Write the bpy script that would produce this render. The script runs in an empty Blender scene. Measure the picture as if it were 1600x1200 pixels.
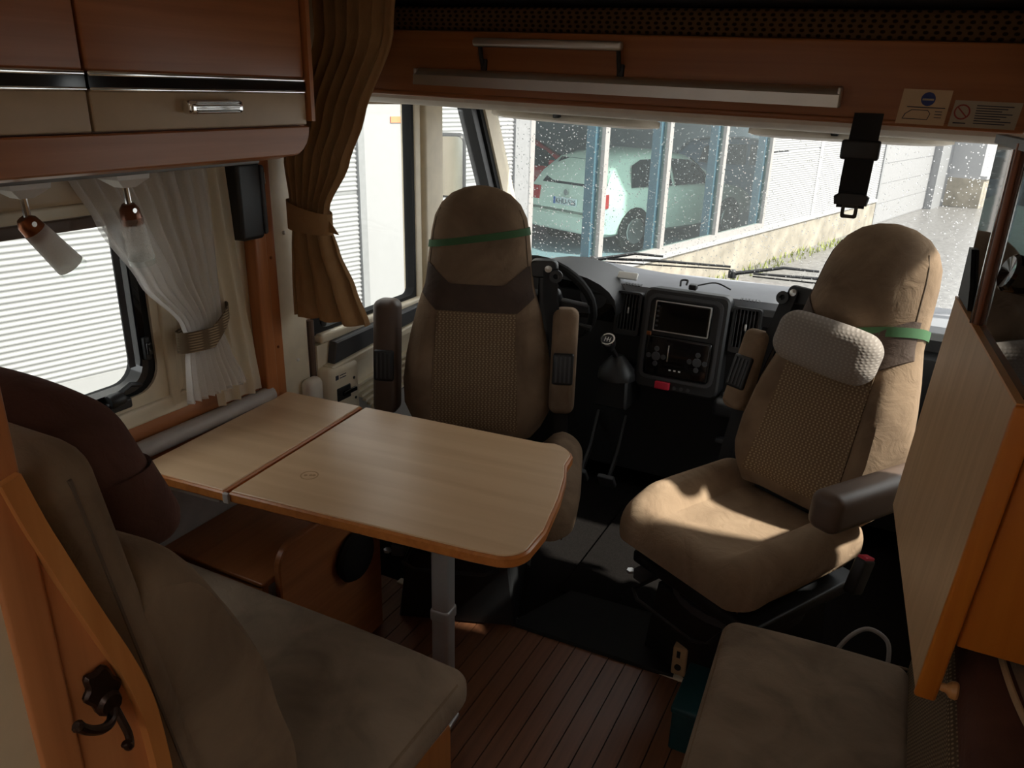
import bpy, bmesh, math, random
from mathutils import Vector, Matrix
random.seed(7)
S = bpy.context.scene
COL = S.collection
R = math.radians
PI = math.pi
sin, cos = math.sin, math.cos

# ------------------------------------------------------------------ camera
YAW, PITCH, ROLL, FPX = 26.5, 20.7, 1.57, 1216.0
def cam_axes():
    y, p, r = R(YAW), R(PITCH), R(ROLL)
    f = Vector((-sin(y)*cos(p), cos(y)*cos(p), -sin(p)))
    rt = Vector((cos(y), sin(y), 0)); up = rt.cross(f)
    return rt*cos(r)+up*sin(r), up*cos(r)-rt*sin(r), f
cr, cu, cf = cam_axes()
cd = bpy.data.cameras.new('camera'); cam = bpy.data.objects.new('camera', cd); COL.objects.link(cam)
cd.sensor_width = 36.0; cd.lens = FPX*36.0/1600.0; cd.clip_start = 0.02; cd.clip_end = 300
m3 = Matrix((cr, cu, -cf)).transposed()
cam.matrix_world = Matrix.Translation((0, 0, 1.6)) @ m3.to_4x4()
S.camera = cam

# ------------------------------------------------------------------ world, sun, exposure
W = bpy.data.worlds.new('world'); S.world = W; W.use_nodes = True
bg = W.node_tree.nodes['Background']; bg.inputs[0].default_value = (0.97, 0.975, 0.98, 1); bg.inputs[1].default_value = 1.8
sl = bpy.data.lights.new('sun', 'SUN'); sl.energy = 5.5; sl.angle = R(2.5); sl.color = (1.0, 0.94, 0.84)
so = bpy.data.objects.new('sun', sl); COL.objects.link(so)
SUN_FROM = Vector((0.68, 0.12, 0.72))
so.rotation_euler = SUN_FROM.to_track_quat('Z', 'Y').to_euler()
S.view_settings.view_transform = 'Standard'; S.view_settings.look = 'None'
S.view_settings.gamma = 1.0; S.view_settings.use_curve_mapping = False
S.view_settings.exposure = 0.7

# ------------------------------------------------------------------ materials
def nodes(name):
    m = bpy.data.materials.new(name); m.use_nodes = True
    nt = m.node_tree; b = nt.nodes['Principled BSDF']
    return m, nt, b
def c4(c): return (c[0], c[1], c[2], 1)
def sr(r, g, b):
    f = lambda v: ((v/255.0)/12.92 if v < 10.3 else ((v/255.0+0.055)/1.055)**2.4)
    return (f(r), f(g), f(b))
def mix_noise(nt, c1, c2, scale=(8, 8, 8), nscale=1.0, detail=4, lo=.3, hi=.7, dist=0.0):
    tc = nt.nodes.new('ShaderNodeTexCoord'); mp = nt.nodes.new('ShaderNodeMapping'); mp.inputs['Scale'].default_value = scale
    nz = nt.nodes.new('ShaderNodeTexNoise'); nz.inputs['Scale'].default_value = nscale; nz.inputs['Detail'].default_value = detail
    nz.inputs['Distortion'].default_value = dist
    rp = nt.nodes.new('ShaderNodeValToRGB'); rp.color_ramp.elements[0].position = lo; rp.color_ramp.elements[1].position = hi
    rp.color_ramp.elements[0].color = c4(c1); rp.color_ramp.elements[1].color = c4(c2)
    nt.links.new(tc.outputs['Object'], mp.inputs[0]); nt.links.new(mp.outputs[0], nz.inputs['Vector'])
    nt.links.new(nz.outputs['Fac'], rp.inputs[0])
    return rp.outputs[0], nz.outputs['Fac'], mp.outputs[0]
def bump(nt, b, src, strength=.2, dist=.002):
    bp = nt.nodes.new('ShaderNodeBump'); bp.inputs['Strength'].default_value = strength; bp.inputs['Distance'].default_value = dist
    nt.links.new(src, bp.inputs['Height']); nt.links.new(bp.outputs[0], b.inputs['Normal'])
def plain(name, c, rough=.5, metal=0., var=.06, spec=.5, scale=20):
    m, nt, b = nodes(name)
    c2 = tuple(max(0, v*(1-var)) for v in c); c1 = tuple(min(1, v*(1+var)) for v in c)
    col, f, v = mix_noise(nt, c2, c1, (scale,)*3)
    nt.links.new(col, b.inputs['Base Color'])
    b.inputs['Roughness'].default_value = rough; b.inputs['Metallic'].default_value = metal
    b.inputs['Specular IOR Level'].default_value = spec
    return m
def wood(name, c1, c2, grain='y', rough=.35, fine=60., coat=.0):
    m, nt, b = nodes(name)
    sc = {'x': (1.2, fine, fine), 'y': (fine, 1.2, fine), 'z': (fine, fine, 1.2)}[grain]
    col, f, v = mix_noise(nt, c1, c2, sc, 1.0, 5, .25, .75, .6)
    nt.links.new(col, b.inputs['Base Color']); b.inputs['Roughness'].default_value = rough
    b.inputs['Coat Weight'].default_value = coat; b.inputs['Coat Roughness'].default_value = .2
    bump(nt, b, f, .08, .001)
    return m
def suede(name, c1, c2, rough=.95, ribs=0., sheen=.25):
    m, nt, b = nodes(name)
    col, f, v = mix_noise(nt, c1, c2, (7, 7, 7), 1.0, 6, .3, .72, .8)
    nt.links.new(col, b.inputs['Base Color']); b.inputs['Roughness'].default_value = rough
    b.inputs['Specular IOR Level'].default_value = .15
    b.inputs['Sheen Weight'].default_value = sheen; b.inputs['Sheen Roughness'].default_value = .5
    b.inputs['Sheen Tint'].default_value = c4(c2)
    nz = nt.nodes.new('ShaderNodeTexNoise'); nz.inputs['Scale'].default_value = 260.; nz.inputs['Detail'].default_value = 2
    tc = nt.nodes.new('ShaderNodeTexCoord'); nt.links.new(tc.outputs['Object'], nz.inputs['Vector'])
    n2 = nt.nodes.new('ShaderNodeTexNoise'); n2.inputs['Scale'].default_value = 16.; n2.inputs['Detail'].default_value = 4; n2.inputs['Distortion'].default_value = 1.4
    nt.links.new(tc.outputs['Object'], n2.inputs['Vector'])
    b1 = nt.nodes.new('ShaderNodeBump'); b1.inputs['Strength'].default_value = .35; b1.inputs['Distance'].default_value = .012   # soft creases
    nt.links.new(n2.outputs['Fac'], b1.inputs['Height'])
    b2 = nt.nodes.new('ShaderNodeBump'); b2.inputs['Strength'].default_value = .25; b2.inputs['Distance'].default_value = .0015   # nap
    nt.links.new(nz.outputs['Fac'], b2.inputs['Height']); nt.links.new(b1.outputs[0], b2.inputs['Normal']); nt.links.new(b2.outputs[0], b.inputs['Normal'])
    return m
def woven(name, dark, light, fx=330., fz=330., axes='xz', amount=.62):
    """small woven dots in staggered rows"""
    m, nt, b = nodes(name); L = nt.links
    tc = nt.nodes.new('ShaderNodeTexCoord'); sp = nt.nodes.new('ShaderNodeSeparateXYZ'); L.new(tc.outputs['Object'], sp.inputs[0])
    def ma(op, a, bb=None, v=None):
        n = nt.nodes.new('ShaderNodeMath'); n.operation = op; L.new(a, n.inputs[0])
        if bb is not None: L.new(bb, n.inputs[1])
        if v is not None: n.inputs[1].default_value = v
        return n.outputs[0]
    a = sp.outputs[axes[0].upper()]; c = sp.outputs[axes[1].upper()]
    sz = ma('SINE', ma('MULTIPLY', c, v=fz))
    st = ma('MULTIPLY', ma('SIGN', sz), v=.8)
    sx = ma('SINE', ma('ADD', ma('MULTIPLY', a, v=fx), st))
    f = ma('MULTIPLY', ma('ABSOLUTE', sz), ma('ADD', ma('MULTIPLY', sx, v=.5), v=.5))
    rp = nt.nodes.new('ShaderNodeValToRGB'); rp.color_ramp.elements[0].position = .35; rp.color_ramp.elements[1].position = amount
    rp.color_ramp.elements[0].color = c4(dark); rp.color_ramp.elements[1].color = c4(light)
    L.new(f, rp.inputs[0]); L.new(rp.outputs[0], b.inputs['Base Color']); b.inputs['Roughness'].default_value = .95
    b.inputs['Specular IOR Level'].default_value = .15
    bump(nt, b, f, .5, .0015)
    return m
def thin_glass(name, tint=(1, 1, 1), ior=1.45, rough=0.0):
    m = bpy.data.materials.new(name); m.use_nodes = True; nt = m.node_tree; nt.nodes.clear()
    o = nt.nodes.new('ShaderNodeOutputMaterial'); mx = nt.nodes.new('ShaderNodeMixShader')
    t = nt.nodes.new('ShaderNodeBsdfTransparent'); t.inputs[0].default_value = c4(tint)
    g = nt.nodes.new('ShaderNodeBsdfGlossy'); g.inputs['Roughness'].default_value = rough
    lw = nt.nodes.new('ShaderNodeLayerWeight'); lw.inputs['Blend'].default_value = .5   # Schlick curve, the same from both sides of the pane
    pw_ = nt.nodes.new('ShaderNodeMath'); pw_.operation = 'POWER'; pw_.inputs[1].default_value = 5.0
    f0 = ((ior-1)/(ior+1))**2
    mr = nt.nodes.new('ShaderNodeMapRange'); mr.inputs['To Min'].default_value = f0; mr.inputs['To Max'].default_value = 1.0
    nt.links.new(lw.outputs['Facing'], pw_.inputs[0]); nt.links.new(pw_.outputs[0], mr.inputs['Value'])
    nt.links.new(mr.outputs[0], mx.inputs[0]); nt.links.new(t.outputs[0], mx.inputs[1]); nt.links.new(g.outputs[0], mx.inputs[2])
    nt.links.new(mx.outputs[0], o.inputs[0]); return m
def sheer(name, c, alpha=.55, transl=.5):
    m = bpy.data.materials.new(name); m.use_nodes = True; nt = m.node_tree; nt.nodes.clear()
    o = nt.nodes.new('ShaderNodeOutputMaterial'); a = nt.nodes.new('ShaderNodeMixShader'); d = nt.nodes.new('ShaderNodeMixShader')
    di = nt.nodes.new('ShaderNodeBsdfDiffuse'); tr = nt.nodes.new('ShaderNodeBsdfTranslucent'); tp = nt.nodes.new('ShaderNodeBsdfTransparent')
    di.inputs[0].default_value = c4(c); tr.inputs[0].default_value = c4(c)
    tc = nt.nodes.new('ShaderNodeTexCoord'); nz = nt.nodes.new('ShaderNodeTexNoise'); nz.inputs['Scale'].default_value = 500.
    nt.links.new(tc.outputs['Object'], nz.inputs['Vector'])
    mr = nt.nodes.new('ShaderNodeMapRange'); mr.inputs['To Min'].default_value = alpha-.08; mr.inputs['To Max'].default_value = min(1, alpha+.08)
    nt.links.new(nz.outputs['Fac'], mr.inputs['Value'])
    d.inputs[0].default_value = transl; nt.links.new(di.outputs[0], d.inputs[1]); nt.links.new(tr.outputs[0], d.inputs[2])
    nt.links.new(mr.outputs[0], a.inputs[0]); nt.links.new(tp.outputs[0], a.inputs[1]); nt.links.new(d.outputs[0], a.inputs[2])
    nt.links.new(a.outputs[0], o.inputs[0]); return m

MT = {}
MT['cherry'] = wood('cherry_wood', sr(156, 94, 56), sr(182, 118, 74), 'y', .32, 45)
MT['cherry_x'] = wood('cherry_wood_cross', sr(142, 86, 48), sr(168, 106, 62), 'x', .35, 45)
MT['cherry_z'] = wood('cherry_wood_upright', sr(162, 98, 56), sr(192, 124, 76), 'z', .35, 45)
MT['honey'] = wood('honey_wood_edge', sr(168, 104, 52), sr(192, 126, 70), 'z', .35, 50)
MT['honey_y'] = wood('honey_wood_edge_long', sr(176, 102, 46), sr(204, 130, 66), 'y', .3, 50)
MT['orange_wood'] = wood('orange_wood', sr(196, 112, 34), sr(214, 132, 48), 'z', .35, 40)
MT['ash'] = wood('pale_ash_laminate', sr(198, 160, 120), sr(220, 184, 144), 'z', .45, 40)
MT['floor'] = wood('floor_strip_wood', sr(110, 70, 48), sr(140, 92, 64), 'y', .42, 55)
MT['joint'] = plain('floor_joint', sr(30, 18, 12), .8)
MT['table'] = wood('table_laminate', sr(212, 174, 134), sr(228, 194, 156), 'x', .3, 22)
MT['cream'] = plain('cream_plastic', sr(226, 214, 190), .45)
MT['cream_wall'] = plain('cream_wall', sr(214, 200, 176), .7)
MT['grey_wall'] = plain('grey_lower_wall', sr(176, 172, 168), .8)
MT['white_pad'] = plain('white_padded_vinyl', sr(226, 218, 206), .6)
MT['white_pl'] = plain('white_plastic', sr(228, 226, 222), .4)
MT['beige_lac'] = plain('beige_lacquer', sr(196, 172, 142), .4)
MT['chrome'] = plain('chrome', (.82, .82, .82), .12, 1.0, .02)
MT['alu'] = plain('brushed_aluminium', (.62, .61, .59), .38, 1.0, .03)
MT['copper'] = plain('copper_cap', sr(150, 92, 60), .3, .8)
MT['black'] = plain('black_plastic', (.012, .012, .013), .45)
MT['blackgloss'] = plain('black_gloss', (.006, .006, .007), .08)
MT['rubber'] = plain('black_rubber', (.012, .012, .012), .75, 0, .06, .25)
MT['webbing'] = plain('black_webbing', (.010, .010, .012), .8)
MT['carpet'] = plain('dark_carpet', (.008, .0065, .006), 1., 0, .5, .1, 300)
MT['dashgrey'] = plain('grey_dash_pad', sr(128, 130, 136), .6)
MT['dashblack'] = plain('dash_black', (.017, .017, .018), .5)
MT['darkgrey'] = plain('dark_grey_plastic', (.05, .05, .054), .55)
MT['screen'] = plain('dark_screen', (.004, .004, .004), .06)
MT['suede'] = suede('brown_suede', sr(106, 88, 72), sr(140, 118, 97))
MT['suede_lt'] = suede('beige_corded_velour', sr(132, 110, 90), sr(166, 142, 118))
MT['suede_grey'] = suede('grey_brown_suede', sr(114, 98, 83), sr(152, 133, 114))
MT['band'] = suede('dark_brown_suede', sr(66, 54, 48), sr(84, 70, 62), .7, 0, .1)
MT['leather'] = plain('dark_brown_leather', sr(92, 75, 65), .5)
MT['headrest'] = suede('brown_headrest_fabric', sr(80, 52, 44), sr(98, 66, 56), .9, 0, .08)
MT['insert'] = woven('woven_insert', sr(116, 96, 76), sr(162, 142, 116), 520, 430, 'xz', .8)
MT['insert_y'] = woven('woven_bench_back', sr(92, 76, 60), sr(156, 136, 110), 640, 560, 'yz', .8)
MT['bedfab'] = woven('dotted_mattress_cover', sr(96, 72, 50), sr(38, 26, 18), 300, 300)
MT['pillow'] = woven('quilted_grey_pillow', sr(140, 131, 124), sr(158, 149, 142), 520, 420, 'xz', .9)
MT['tieback'] = woven('ribbed_tieback', sr(104, 88, 70), sr(162, 142, 116), 900, 60, 'zy', .7)
MT['green'] = plain('green_elastic', sr(58, 96, 60), .8)
MT['tan'] = suede('tan_curtain', sr(150, 114, 78), sr(168, 132, 94), .85, 0, .1)
MT['sheer'] = sheer('sheer_white', (.86, .83, .80), .62, .5)
MT['lining'] = sheer('cream_lining', (.84, .76, .62), .97, .45)
MT['glass'] = thin_glass('clear_glass', (.96, .98, .97), 1.2)
MT['tealglass'] = thin_glass('teal_shop_glass', (.86, .95, .94), 1.4)
MT['frost'] = sheer('frosted_glass', (.9, .88, .85), .8, .5)
MT['fillglass'] = sheer('milky_fill_glass', (.95, .95, .95), .35, .8)  # pane of the added roof hatch that lets in fill light
MT['clearshade'] = sheer('clear_shade_glass', (.9, .88, .85), .3, .5)
MT['smoked'] = plain('smoked_glass', (.006, .007, .008), .03, 0, .02, .7)
MT['legmetal'] = plain('grey_leg_metal', (.42, .41, .40), .4, .5, .03)
MT['red'] = plain('red_button', (.55, .02, .05), .4)
MT['teal'] = plain('teal_metal', (.004, .045, .052), .5)
MT['corr'] = plain('white_corrugated_metal', (.285, .288, .292), .45, 0, .02)
MT['smoothpanel'] = plain('smooth_white_panel', (.30, .30, .304), .5, 0, .02)
MT['greymetal'] = plain('grey_painted_metal', (.22, .224, .228), .5)
MT['doormetal'] = plain('roller_door', (.25, .25, .253), .5)
MT['mullion'] = plain('pale_window_frame', (.28, .265, .255), .5)
MT['concrete'] = plain('concrete', (.27, .245, .20), .9, 0, .25, .3, 4)
MT['asphalt'] = plain('wet_asphalt', (.15, .146, .142), .35, 0, .35, .5, 18)
MT['shopfloor'] = plain('shop_floor', (.28, .31, .36), .5)
MT['shopwall'] = plain('shop_wall', (.30, .34, .39), .8)
MT['postblue'] = plain('blue_grey_post', (.07, .12, .17), .5)
MT['orange_sign'] = plain('orange_sign', (.9, .22, .10), .5)
MT['cargreen'] = plain('pale_car_paint', (.74, .80, .70), .25, 0, .02)
MT['carred'] = plain('red_car_paint', (.5, .03, .03), .2, 0, .02)
MT['carblue'] = plain('blue_car_paint', (.16, .24, .36), .2, 0, .02)
MT['carglass'] = plain('car_dark_glass', (.02, .025, .03), .08)
MT['platewhite'] = plain('plate_white', (.78, .80, .82), .4)
MT['plateblue'] = plain('plate_blue', (.05, .12, .42), .4)
MT['ink'] = plain('print_ink', (.03, .03, .05), .6)
MT['inkblue'] = plain('print_blue', (.03, .05, .22), .6)
MT['inkred'] = plain('print_red', (.30, .05, .04), .6)
MT['paper'] = plain('sticker_paper', sr(206, 176, 142), .55)
MT['paper2'] = plain('sticker_paper_grey', sr(172, 160, 142), .55)
MT['weed'] = plain('weed_leaf', (.22, .25, .06), .8)
m_, nt_, b_ = nodes('water_drop'); b_.inputs['Base Color'].default_value = (1, 1, 1, 1); b_.inputs['Transmission Weight'].default_value = 1; b_.inputs['IOR'].default_value = 1.33; b_.inputs['Roughness'].default_value = .02; MT['drop'] = m_
MT['brownmetal'] = plain('brown_metal_tube', sr(120, 74, 52), .3, .5)
MT['burn'] = plain('stain_mark', sr(186, 148, 108), .5)
MT['knobwood'] = plain('beech_knob', sr(222, 164, 104), .4)
MT['iron'] = plain('dark_bronze', sr(52, 36, 28), .35, .7)
MT['piping'] = plain('beige_piping', sr(176, 150, 118), .7)
MT['cable'] = plain('grey_cable', sr(150, 146, 142), .5)
MT['socket'] = plain('beige_socket', sr(196, 160, 118), .5)
MT['brownrail'] = plain('brown_blind_rail', sr(96, 76, 64), .5)
MT['greytube'] = plain('grey_tube', sr(172, 164, 158), .5)
MT['seam'] = plain('seam_thread', sr(92, 76, 61), .9)

# ------------------------------------------------------------------ geometry builders: return (verts, faces)
def gbox(a, b):
    (x0, y0, z0), (x1, y1, z1) = a, b
    v = [(x0,y0,z0),(x1,y0,z0),(x1,y1,z0),(x0,y1,z0),(x0,y0,z1),(x1,y0,z1),(x1,y1,z1),(x0,y1,z1)]
    return v, [(3,2,1,0),(4,5,6,7),(0,1,5,4),(1,2,6,5),(2,3,7,6),(3,0,4,7)]
def join(*gs):
    V, F = [], []
    for v, f in gs:
        o = len(V); V += list(v); F += [tuple(i+o for i in q) for q in f]
    return V, F
def grbox(a, b, r=.01, seg=2, div=0, fn=None):
    """rounded box; div adds inner divisions so fn can deform it"""
    c = [(a[i]+b[i])/2 for i in range(3)]; h = [abs(b[i]-a[i])/2 for i in range(3)]
    r = min(r, min(h)*.999)
    ax = []
    for i in range(3):
        e = [r*(1-math.tan(PI/4*(1-k/seg))) for k in range(seg+1)]
        inner = [(-(h[i]-r)+2*(h[i]-r)*k/(div+1)) for k in range(1, div+1)]
        ax.append([-h[i]+t for t in e]+inner+[h[i]-t for t in reversed(e)])
    idx, V, F = {}, [], []
    def vid(p):
        k = tuple(round(q, 6) for q in p)
        if k not in idx:
            q = [max(-(h[i]-r), min(h[i]-r, p[i])) for i in range(3)]
            d = Vector([p[i]-q[i] for i in range(3)])
            if d.length > 1e-9: d = d.normalized()*r
            w = (q[0]+d[0]+c[0], q[1]+d[1]+c[1], q[2]+d[2]+c[2])
            idx[k] = len(V); V.append(fn(*w) if fn else w)
        return idx[k]
    for d in range(3):
        u, w = (d+1) % 3, (d+2) % 3
        for s in (-1, 1):
            A, B = ax[u], ax[w]
            for i in range(len(A)-1):
                for j in range(len(B)-1):
                    q = []
                    for (ii, jj) in ((i, j), (i+1, j), (i+1, j+1), (i, j+1)):
                        p = [0, 0, 0]; p[d] = s*h[d]; p[u] = A[ii]; p[w] = B[jj]; q.append(vid(p))
                    F.append(tuple(q) if s > 0 else tuple(reversed(q)))
    return V, F
def gloft(rings, caps=True, closed=True):
    n = len(rings[0]); V = [p for r in rings for p in r]; F = []
    for i in range(len(rings)-1):
        for j in range(n if closed else n-1):
            k = (j+1) % n
            F.append((i*n+j, i*n+k, (i+1)*n+k, (i+1)*n+j))
    if caps and closed:
        F.append(tuple(reversed(range(n)))); F.append(tuple(range((len(rings)-1)*n, len(rings)*n)))
    return V, F
def gtube(path, rad, n=8, caps=True, closed=False):
    P = [Vector(p) for p in path]; m = len(P); rings = []
    rads = rad if isinstance(rad, (list, tuple)) else [rad]*m
    t0 = (P[1]-P[0]).normalized(); u = t0.orthogonal().normalized()
    for i in range(m):
        if closed: t = (P[(i+1) % m]-P[i-1]).normalized()
        else: t = (P[min(i+1, m-1)]-P[max(i-1, 0)]).normalized()
        u = (u - t*u.dot(t)).normalized(); w = t.cross(u)
        rings.append([tuple(P[i]+(u*cos(2*PI*k/n)+w*sin(2*PI*k/n))*rads[i]) for k in range(n)])
    if closed:
        V, F = gloft(rings, False); b = (m-1)*n
        for j in range(n): F.append((b+j, b+(j+1) % n, (j+1) % n, j))
        return V, F
    return gloft(rings, caps)
def smooth_path(path, n=6):
    P = [Vector(p) for p in path]; P = [P[0]*2-P[1]]+P+[P[-1]*2-P[-2]]; out = []
    for i in range(1, len(P)-2):
        for k in range(n):
            t = k/n; a, b, c, d = P[i-1], P[i], P[i+1], P[i+2]
            out.append(tuple(.5*((2*b)+(c-a)*t+(2*a-5*b+4*c-d)*t*t+(3*b-a-3*c+d)*t**3)))
    return out+[tuple(P[-2])]
def gribbon(path, width_vecs, thick_vecs):
    rings = []
    for p, w, t in zip(path, width_vecs, thick_vecs):
        p, w, t = Vector(p), Vector(w), Vector(t)
        rings.append([tuple(p-w-t), tuple(p+w-t), tuple(p+w+t), tuple(p-w+t)])
    return gloft(rings)
def glathe(prof, o, axis='z', n=20):
    """prof: (radius, height) list"""
    rings = []
    for r, h in prof:
        ring = []
        for k in range(n):
            a, b = r*cos(2*PI*k/n), r*sin(2*PI*k/n)
            p = {'z': (a, b, h), 'y': (b, h, a), 'x': (h, a, b)}[axis]
            ring.append((o[0]+p[0], o[1]+p[1], o[2]+p[2]))
        rings.append(ring)
    return gloft(rings)
def gext(poly, axis, a, b, cham=0.):
    """extrude 2D polygon (CCW) along axis from a to b; poly coords are the other two axes in xyz order"""
    def P(p, t): return {'x': (t, p[0], p[1]), 'y': (p[0], t, p[1]), 'z': (p[0], p[1], t)}[axis]
    n = len(poly)
    if cham:
        cx = sum(p[0] for p in poly)/n; cy = sum(p[1] for p in poly)/n
        ins = []
        for i in range(n):
            p0, p1, p2 = Vector(poly[i-1]), Vector(poly[i]), Vector(poly[(i+1) % n])
            e1 = (p1-p0).normalized(); e2 = (p2-p1).normalized()
            nn = (Vector((-e1.y, e1.x))+Vector((-e2.y, e2.x)))
            nn = nn.normalized() if nn.length > 1e-6 else Vector((-e1.y, e1.x))
            ins.append(tuple(p1+nn*cham))
        s = 1 if b > a else -1
        return gloft([[P(p, a) for p in ins], [P(p, a+s*cham) for p in poly], [P(p, b-s*cham) for p in poly], [P(p, b) for p in ins]])
    return gloft([[P(p, a) for p in poly], [P(p, b) for p in poly]])
def gxf(g, M): return [tuple(M @ Vector(v)) for v in g[0]], g[1]
def rot_about(o, axis, deg): return Matrix.Translation(o) @ Matrix.Rotation(R(deg), 4, axis) @ Matrix.Translation(-Vector(o))
def arc(cx, cy, r, a0, a1, n): return [(cx+r*cos(R(a0+(a1-a0)*k/n)), cy+r*sin(R(a0+(a1-a0)*k/n))) for k in range(n+1)]
def rrect(x0, y0, x1, y1, r, n=4):
    return arc(x1-r, y0+r, r, -90, 0, n)+arc(x1-r, y1-r, r, 0, 90, n)+arc(x0+r, y1-r, r, 90, 180, n)+arc(x0+r, y0+r, r, 180, 270, n)
def gframe(outer, inner, axis, a, b):
    def P(p, t): return {'x': (t, p[0], p[1]), 'y': (p[0], t, p[1]), 'z': (p[0], p[1], t)}[axis]
    n = len(outer); V = [P(p, a) for p in outer]+[P(p, a) for p in inner]+[P(p, b) for p in inner]+[P(p, b) for p in outer]; F = []
    for L in range(4):
        for j in range(n):
            k = (j+1) % n; A, B = L*n, ((L+1) % 4)*n
            F.append((A+j, A+k, B+k, B+j))
    return V, F

# ------------------------------------------------------------------ objects
MW = {}
def mesh_obj(name, g, mat, smooth=35):
    me = bpy.data.meshes.new(name); me.from_pydata([tuple(v) for v in g[0]], [], g[1]); me.validate()
    bm = bmesh.new(); bm.from_mesh(me); bmesh.ops.recalc_face_normals(bm, faces=bm.faces); bm.to_mesh(me); bm.free()
    if smooth:
        me.shade_smooth(); me.set_sharp_from_angle(angle=R(smooth))
    me.materials.append(MT[mat] if isinstance(mat, str) else mat)
    o = bpy.data.objects.new(name, me); COL.objects.link(o); return o
def tag(o, label=None, cat=None, group=None, kind=None):
    if label: o['label'] = label
    if cat: o['category'] = cat
    if group: o['group'] = group
    if kind: o['kind'] = kind
    return o
def thing(name, label, cat, loc=(0, 0, 0), rotz=0., group=None, rot=None):
    o = bpy.data.objects.new(name, None); COL.objects.link(o); o.empty_display_size = .05
    o.location = loc; o.rotation_euler = rot if rot else (0, 0, rotz)
    MW[o] = Matrix.Translation(loc) @ o.rotation_euler.to_matrix().to_4x4()
    return tag(o, label, cat, group)
def part(name, g, mat, parent=None, local=False, label=None, kind=None, smooth=35):
    """world-space geometry unless local"""
    if parent is not None and not local:
        inv = MW[parent].inverted(); g = ([tuple(inv @ Vector(v)) for v in g[0]], g[1])
    o = mesh_obj(name, g, mat, smooth)
    if parent is not None:
        o.parent = parent; MW[o] = MW[parent]
    else: MW[o] = Matrix.Identity(4)
    if label: o['label'] = label
    if kind: o['kind'] = kind
    return o
def solo(name, g, mat, label, cat, group=None, smooth=35): return tag(part(name, g, mat, None, smooth=smooth), label, cat, group)
def struct(name, g, mat, smooth=35, parent=None):
    o = part(name, g, mat, parent, smooth=smooth)
    if parent is None: o['kind'] = 'structure'
    return o
def dup_child(src, parent, M=None):
    c = src.copy(); COL.objects.link(c); c.parent = parent
    if M is not None: c.matrix_local = M
    return c

LX, RX = -1.65, 0.38      # inner faces of the side walls
# ================================================================== SETTING
def wall_cells(ys, zs, holes, x0, x1):
    gs = []
    for i in range(len(ys)-1):
        for j in range(len(zs)-1):
            yc, zc = (ys[i]+ys[i+1])/2, (zs[j]+zs[j+1])/2
            if any(h[0] < yc < h[1] and h[2] < zc < h[3] for h in holes): continue
            gs.append(gbox((x0, ys[i], zs[j]), (x1, ys[i+1], zs[j+1])))
    return join(*gs)
HL = [(.10, 1.262, .835, 1.315), (1.87, 2.445, .85, 1.60), (2.62, 3.5, .92, 1.60), (-2.2, -.6, .8, 1.6)]
struct('wall_left', wall_cells([-3, -2.2, -.6, .10, 1.262, 1.87, 2.445, 2.62, 2.98], [-.05, .8, .835, .85, .92, 1.315, 1.6, 2.02], HL, LX-.045, LX), 'cream_wall', 0)
HR = [(2.03, 3.5, .80, 1.60), (-2.2, -.6, .8, 1.6)]
struct('wall_right', wall_cells([-3, -2.2, -.6, .9, 2.03, 2.98], [-.05, .80, 1.6, 2.02], HR, RX, RX+.045), 'cream_wall', 0)
struct('wall_rear', gbox((LX, -3.05, -.05), (RX, -3, 2.02)), 'cream_wall', 0)
CH = [(-.95, -.25, -1.0, -.3)]
gs = []
xs, ys = [LX-.045, -1.0, -.2, RX+.045], [-3.05, -1.1, -.3, 3.25]
for i in range(3):
    for j in range(3):
        if not (i == 1 and j == 1): gs.append(gbox((xs[i], ys[j], 2.0), (xs[i+1], ys[j+1], 2.04)))
struct('ceiling', join(*gs), 'white_pad', 0)
fill_hatch = struct('fill_skylight', gframe(rrect(-1.05, -1.15, -.15, -.25, .05), rrect(-.99, -1.09, -.21, -.31, .04), 'z', 1.985, 2.06), 'white_pl')  # unseen roof hatch, added behind the camera as fill light
part('pane', gbox((-1.0, -1.1, 2.045), (-.2, -.3, 2.05)), 'fillglass', fill_hatch)
# floor: strip planks
fl = struct('floor', gbox((LX, -3.0, -.05), (RX, 1.872, -.006)), 'joint', 0)
pw = .0535
pm = None
for k in range(38):
    x0 = LX+.01+k*pw
    if pm is None:
        p0 = part('plank', gbox((0, -3.0, -.008), (pw-.003, 1.872, 0)), 'floor', fl, smooth=0)
        p0.location.x = x0; pm = p0
    else:
        c = dup_child(pm, fl); c.location = (x0, 0, random.uniform(-.0004, .0002))
# cab floor
struct('floor_cab', gbox((LX, 1.872, -.06), (RX, 3.3, -.012)), 'carpet', 0)
struct('trim_1', grbox((LX+.3, 1.857, -.004), (-.20, 1.885, .006), .004), 'cream')
# firewall below windscreen and front bodywork
struct('wall_front', join(gbox((LX, 3.28, -.06), (RX, 3.33, .76)), gbox((LX-.045, 2.98, -.05), (LX, 3.33, .86)), gbox((RX, 2.98, -.05), (RX+.045, 3.33, .80))), 'dashblack', 0)

# windscreen
XC = (LX+RX)/2; HW = (RX-LX)/2+.02
def ws(a, b):   # a across -1..1, b up 0..1
    return (XC+a*HW, (3.72-.33*a*a)*(1-b)+(3.20-.20*a*a)*b, .795*(1-b)+1.56*b)
NA, NB = 24, 8
V = [ws(-1+2*i/NA, j/NB) for j in range(NB+1) for i in range(NA+1)]
F = [(j*(NA+1)+i, j*(NA+1)+i+1, (j+1)*(NA+1)+i+1, (j+1)*(NA+1)+i) for j in range(NB) for i in range(NA)]
wsc = struct('window_3', (V, F), 'glass', 180)
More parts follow.
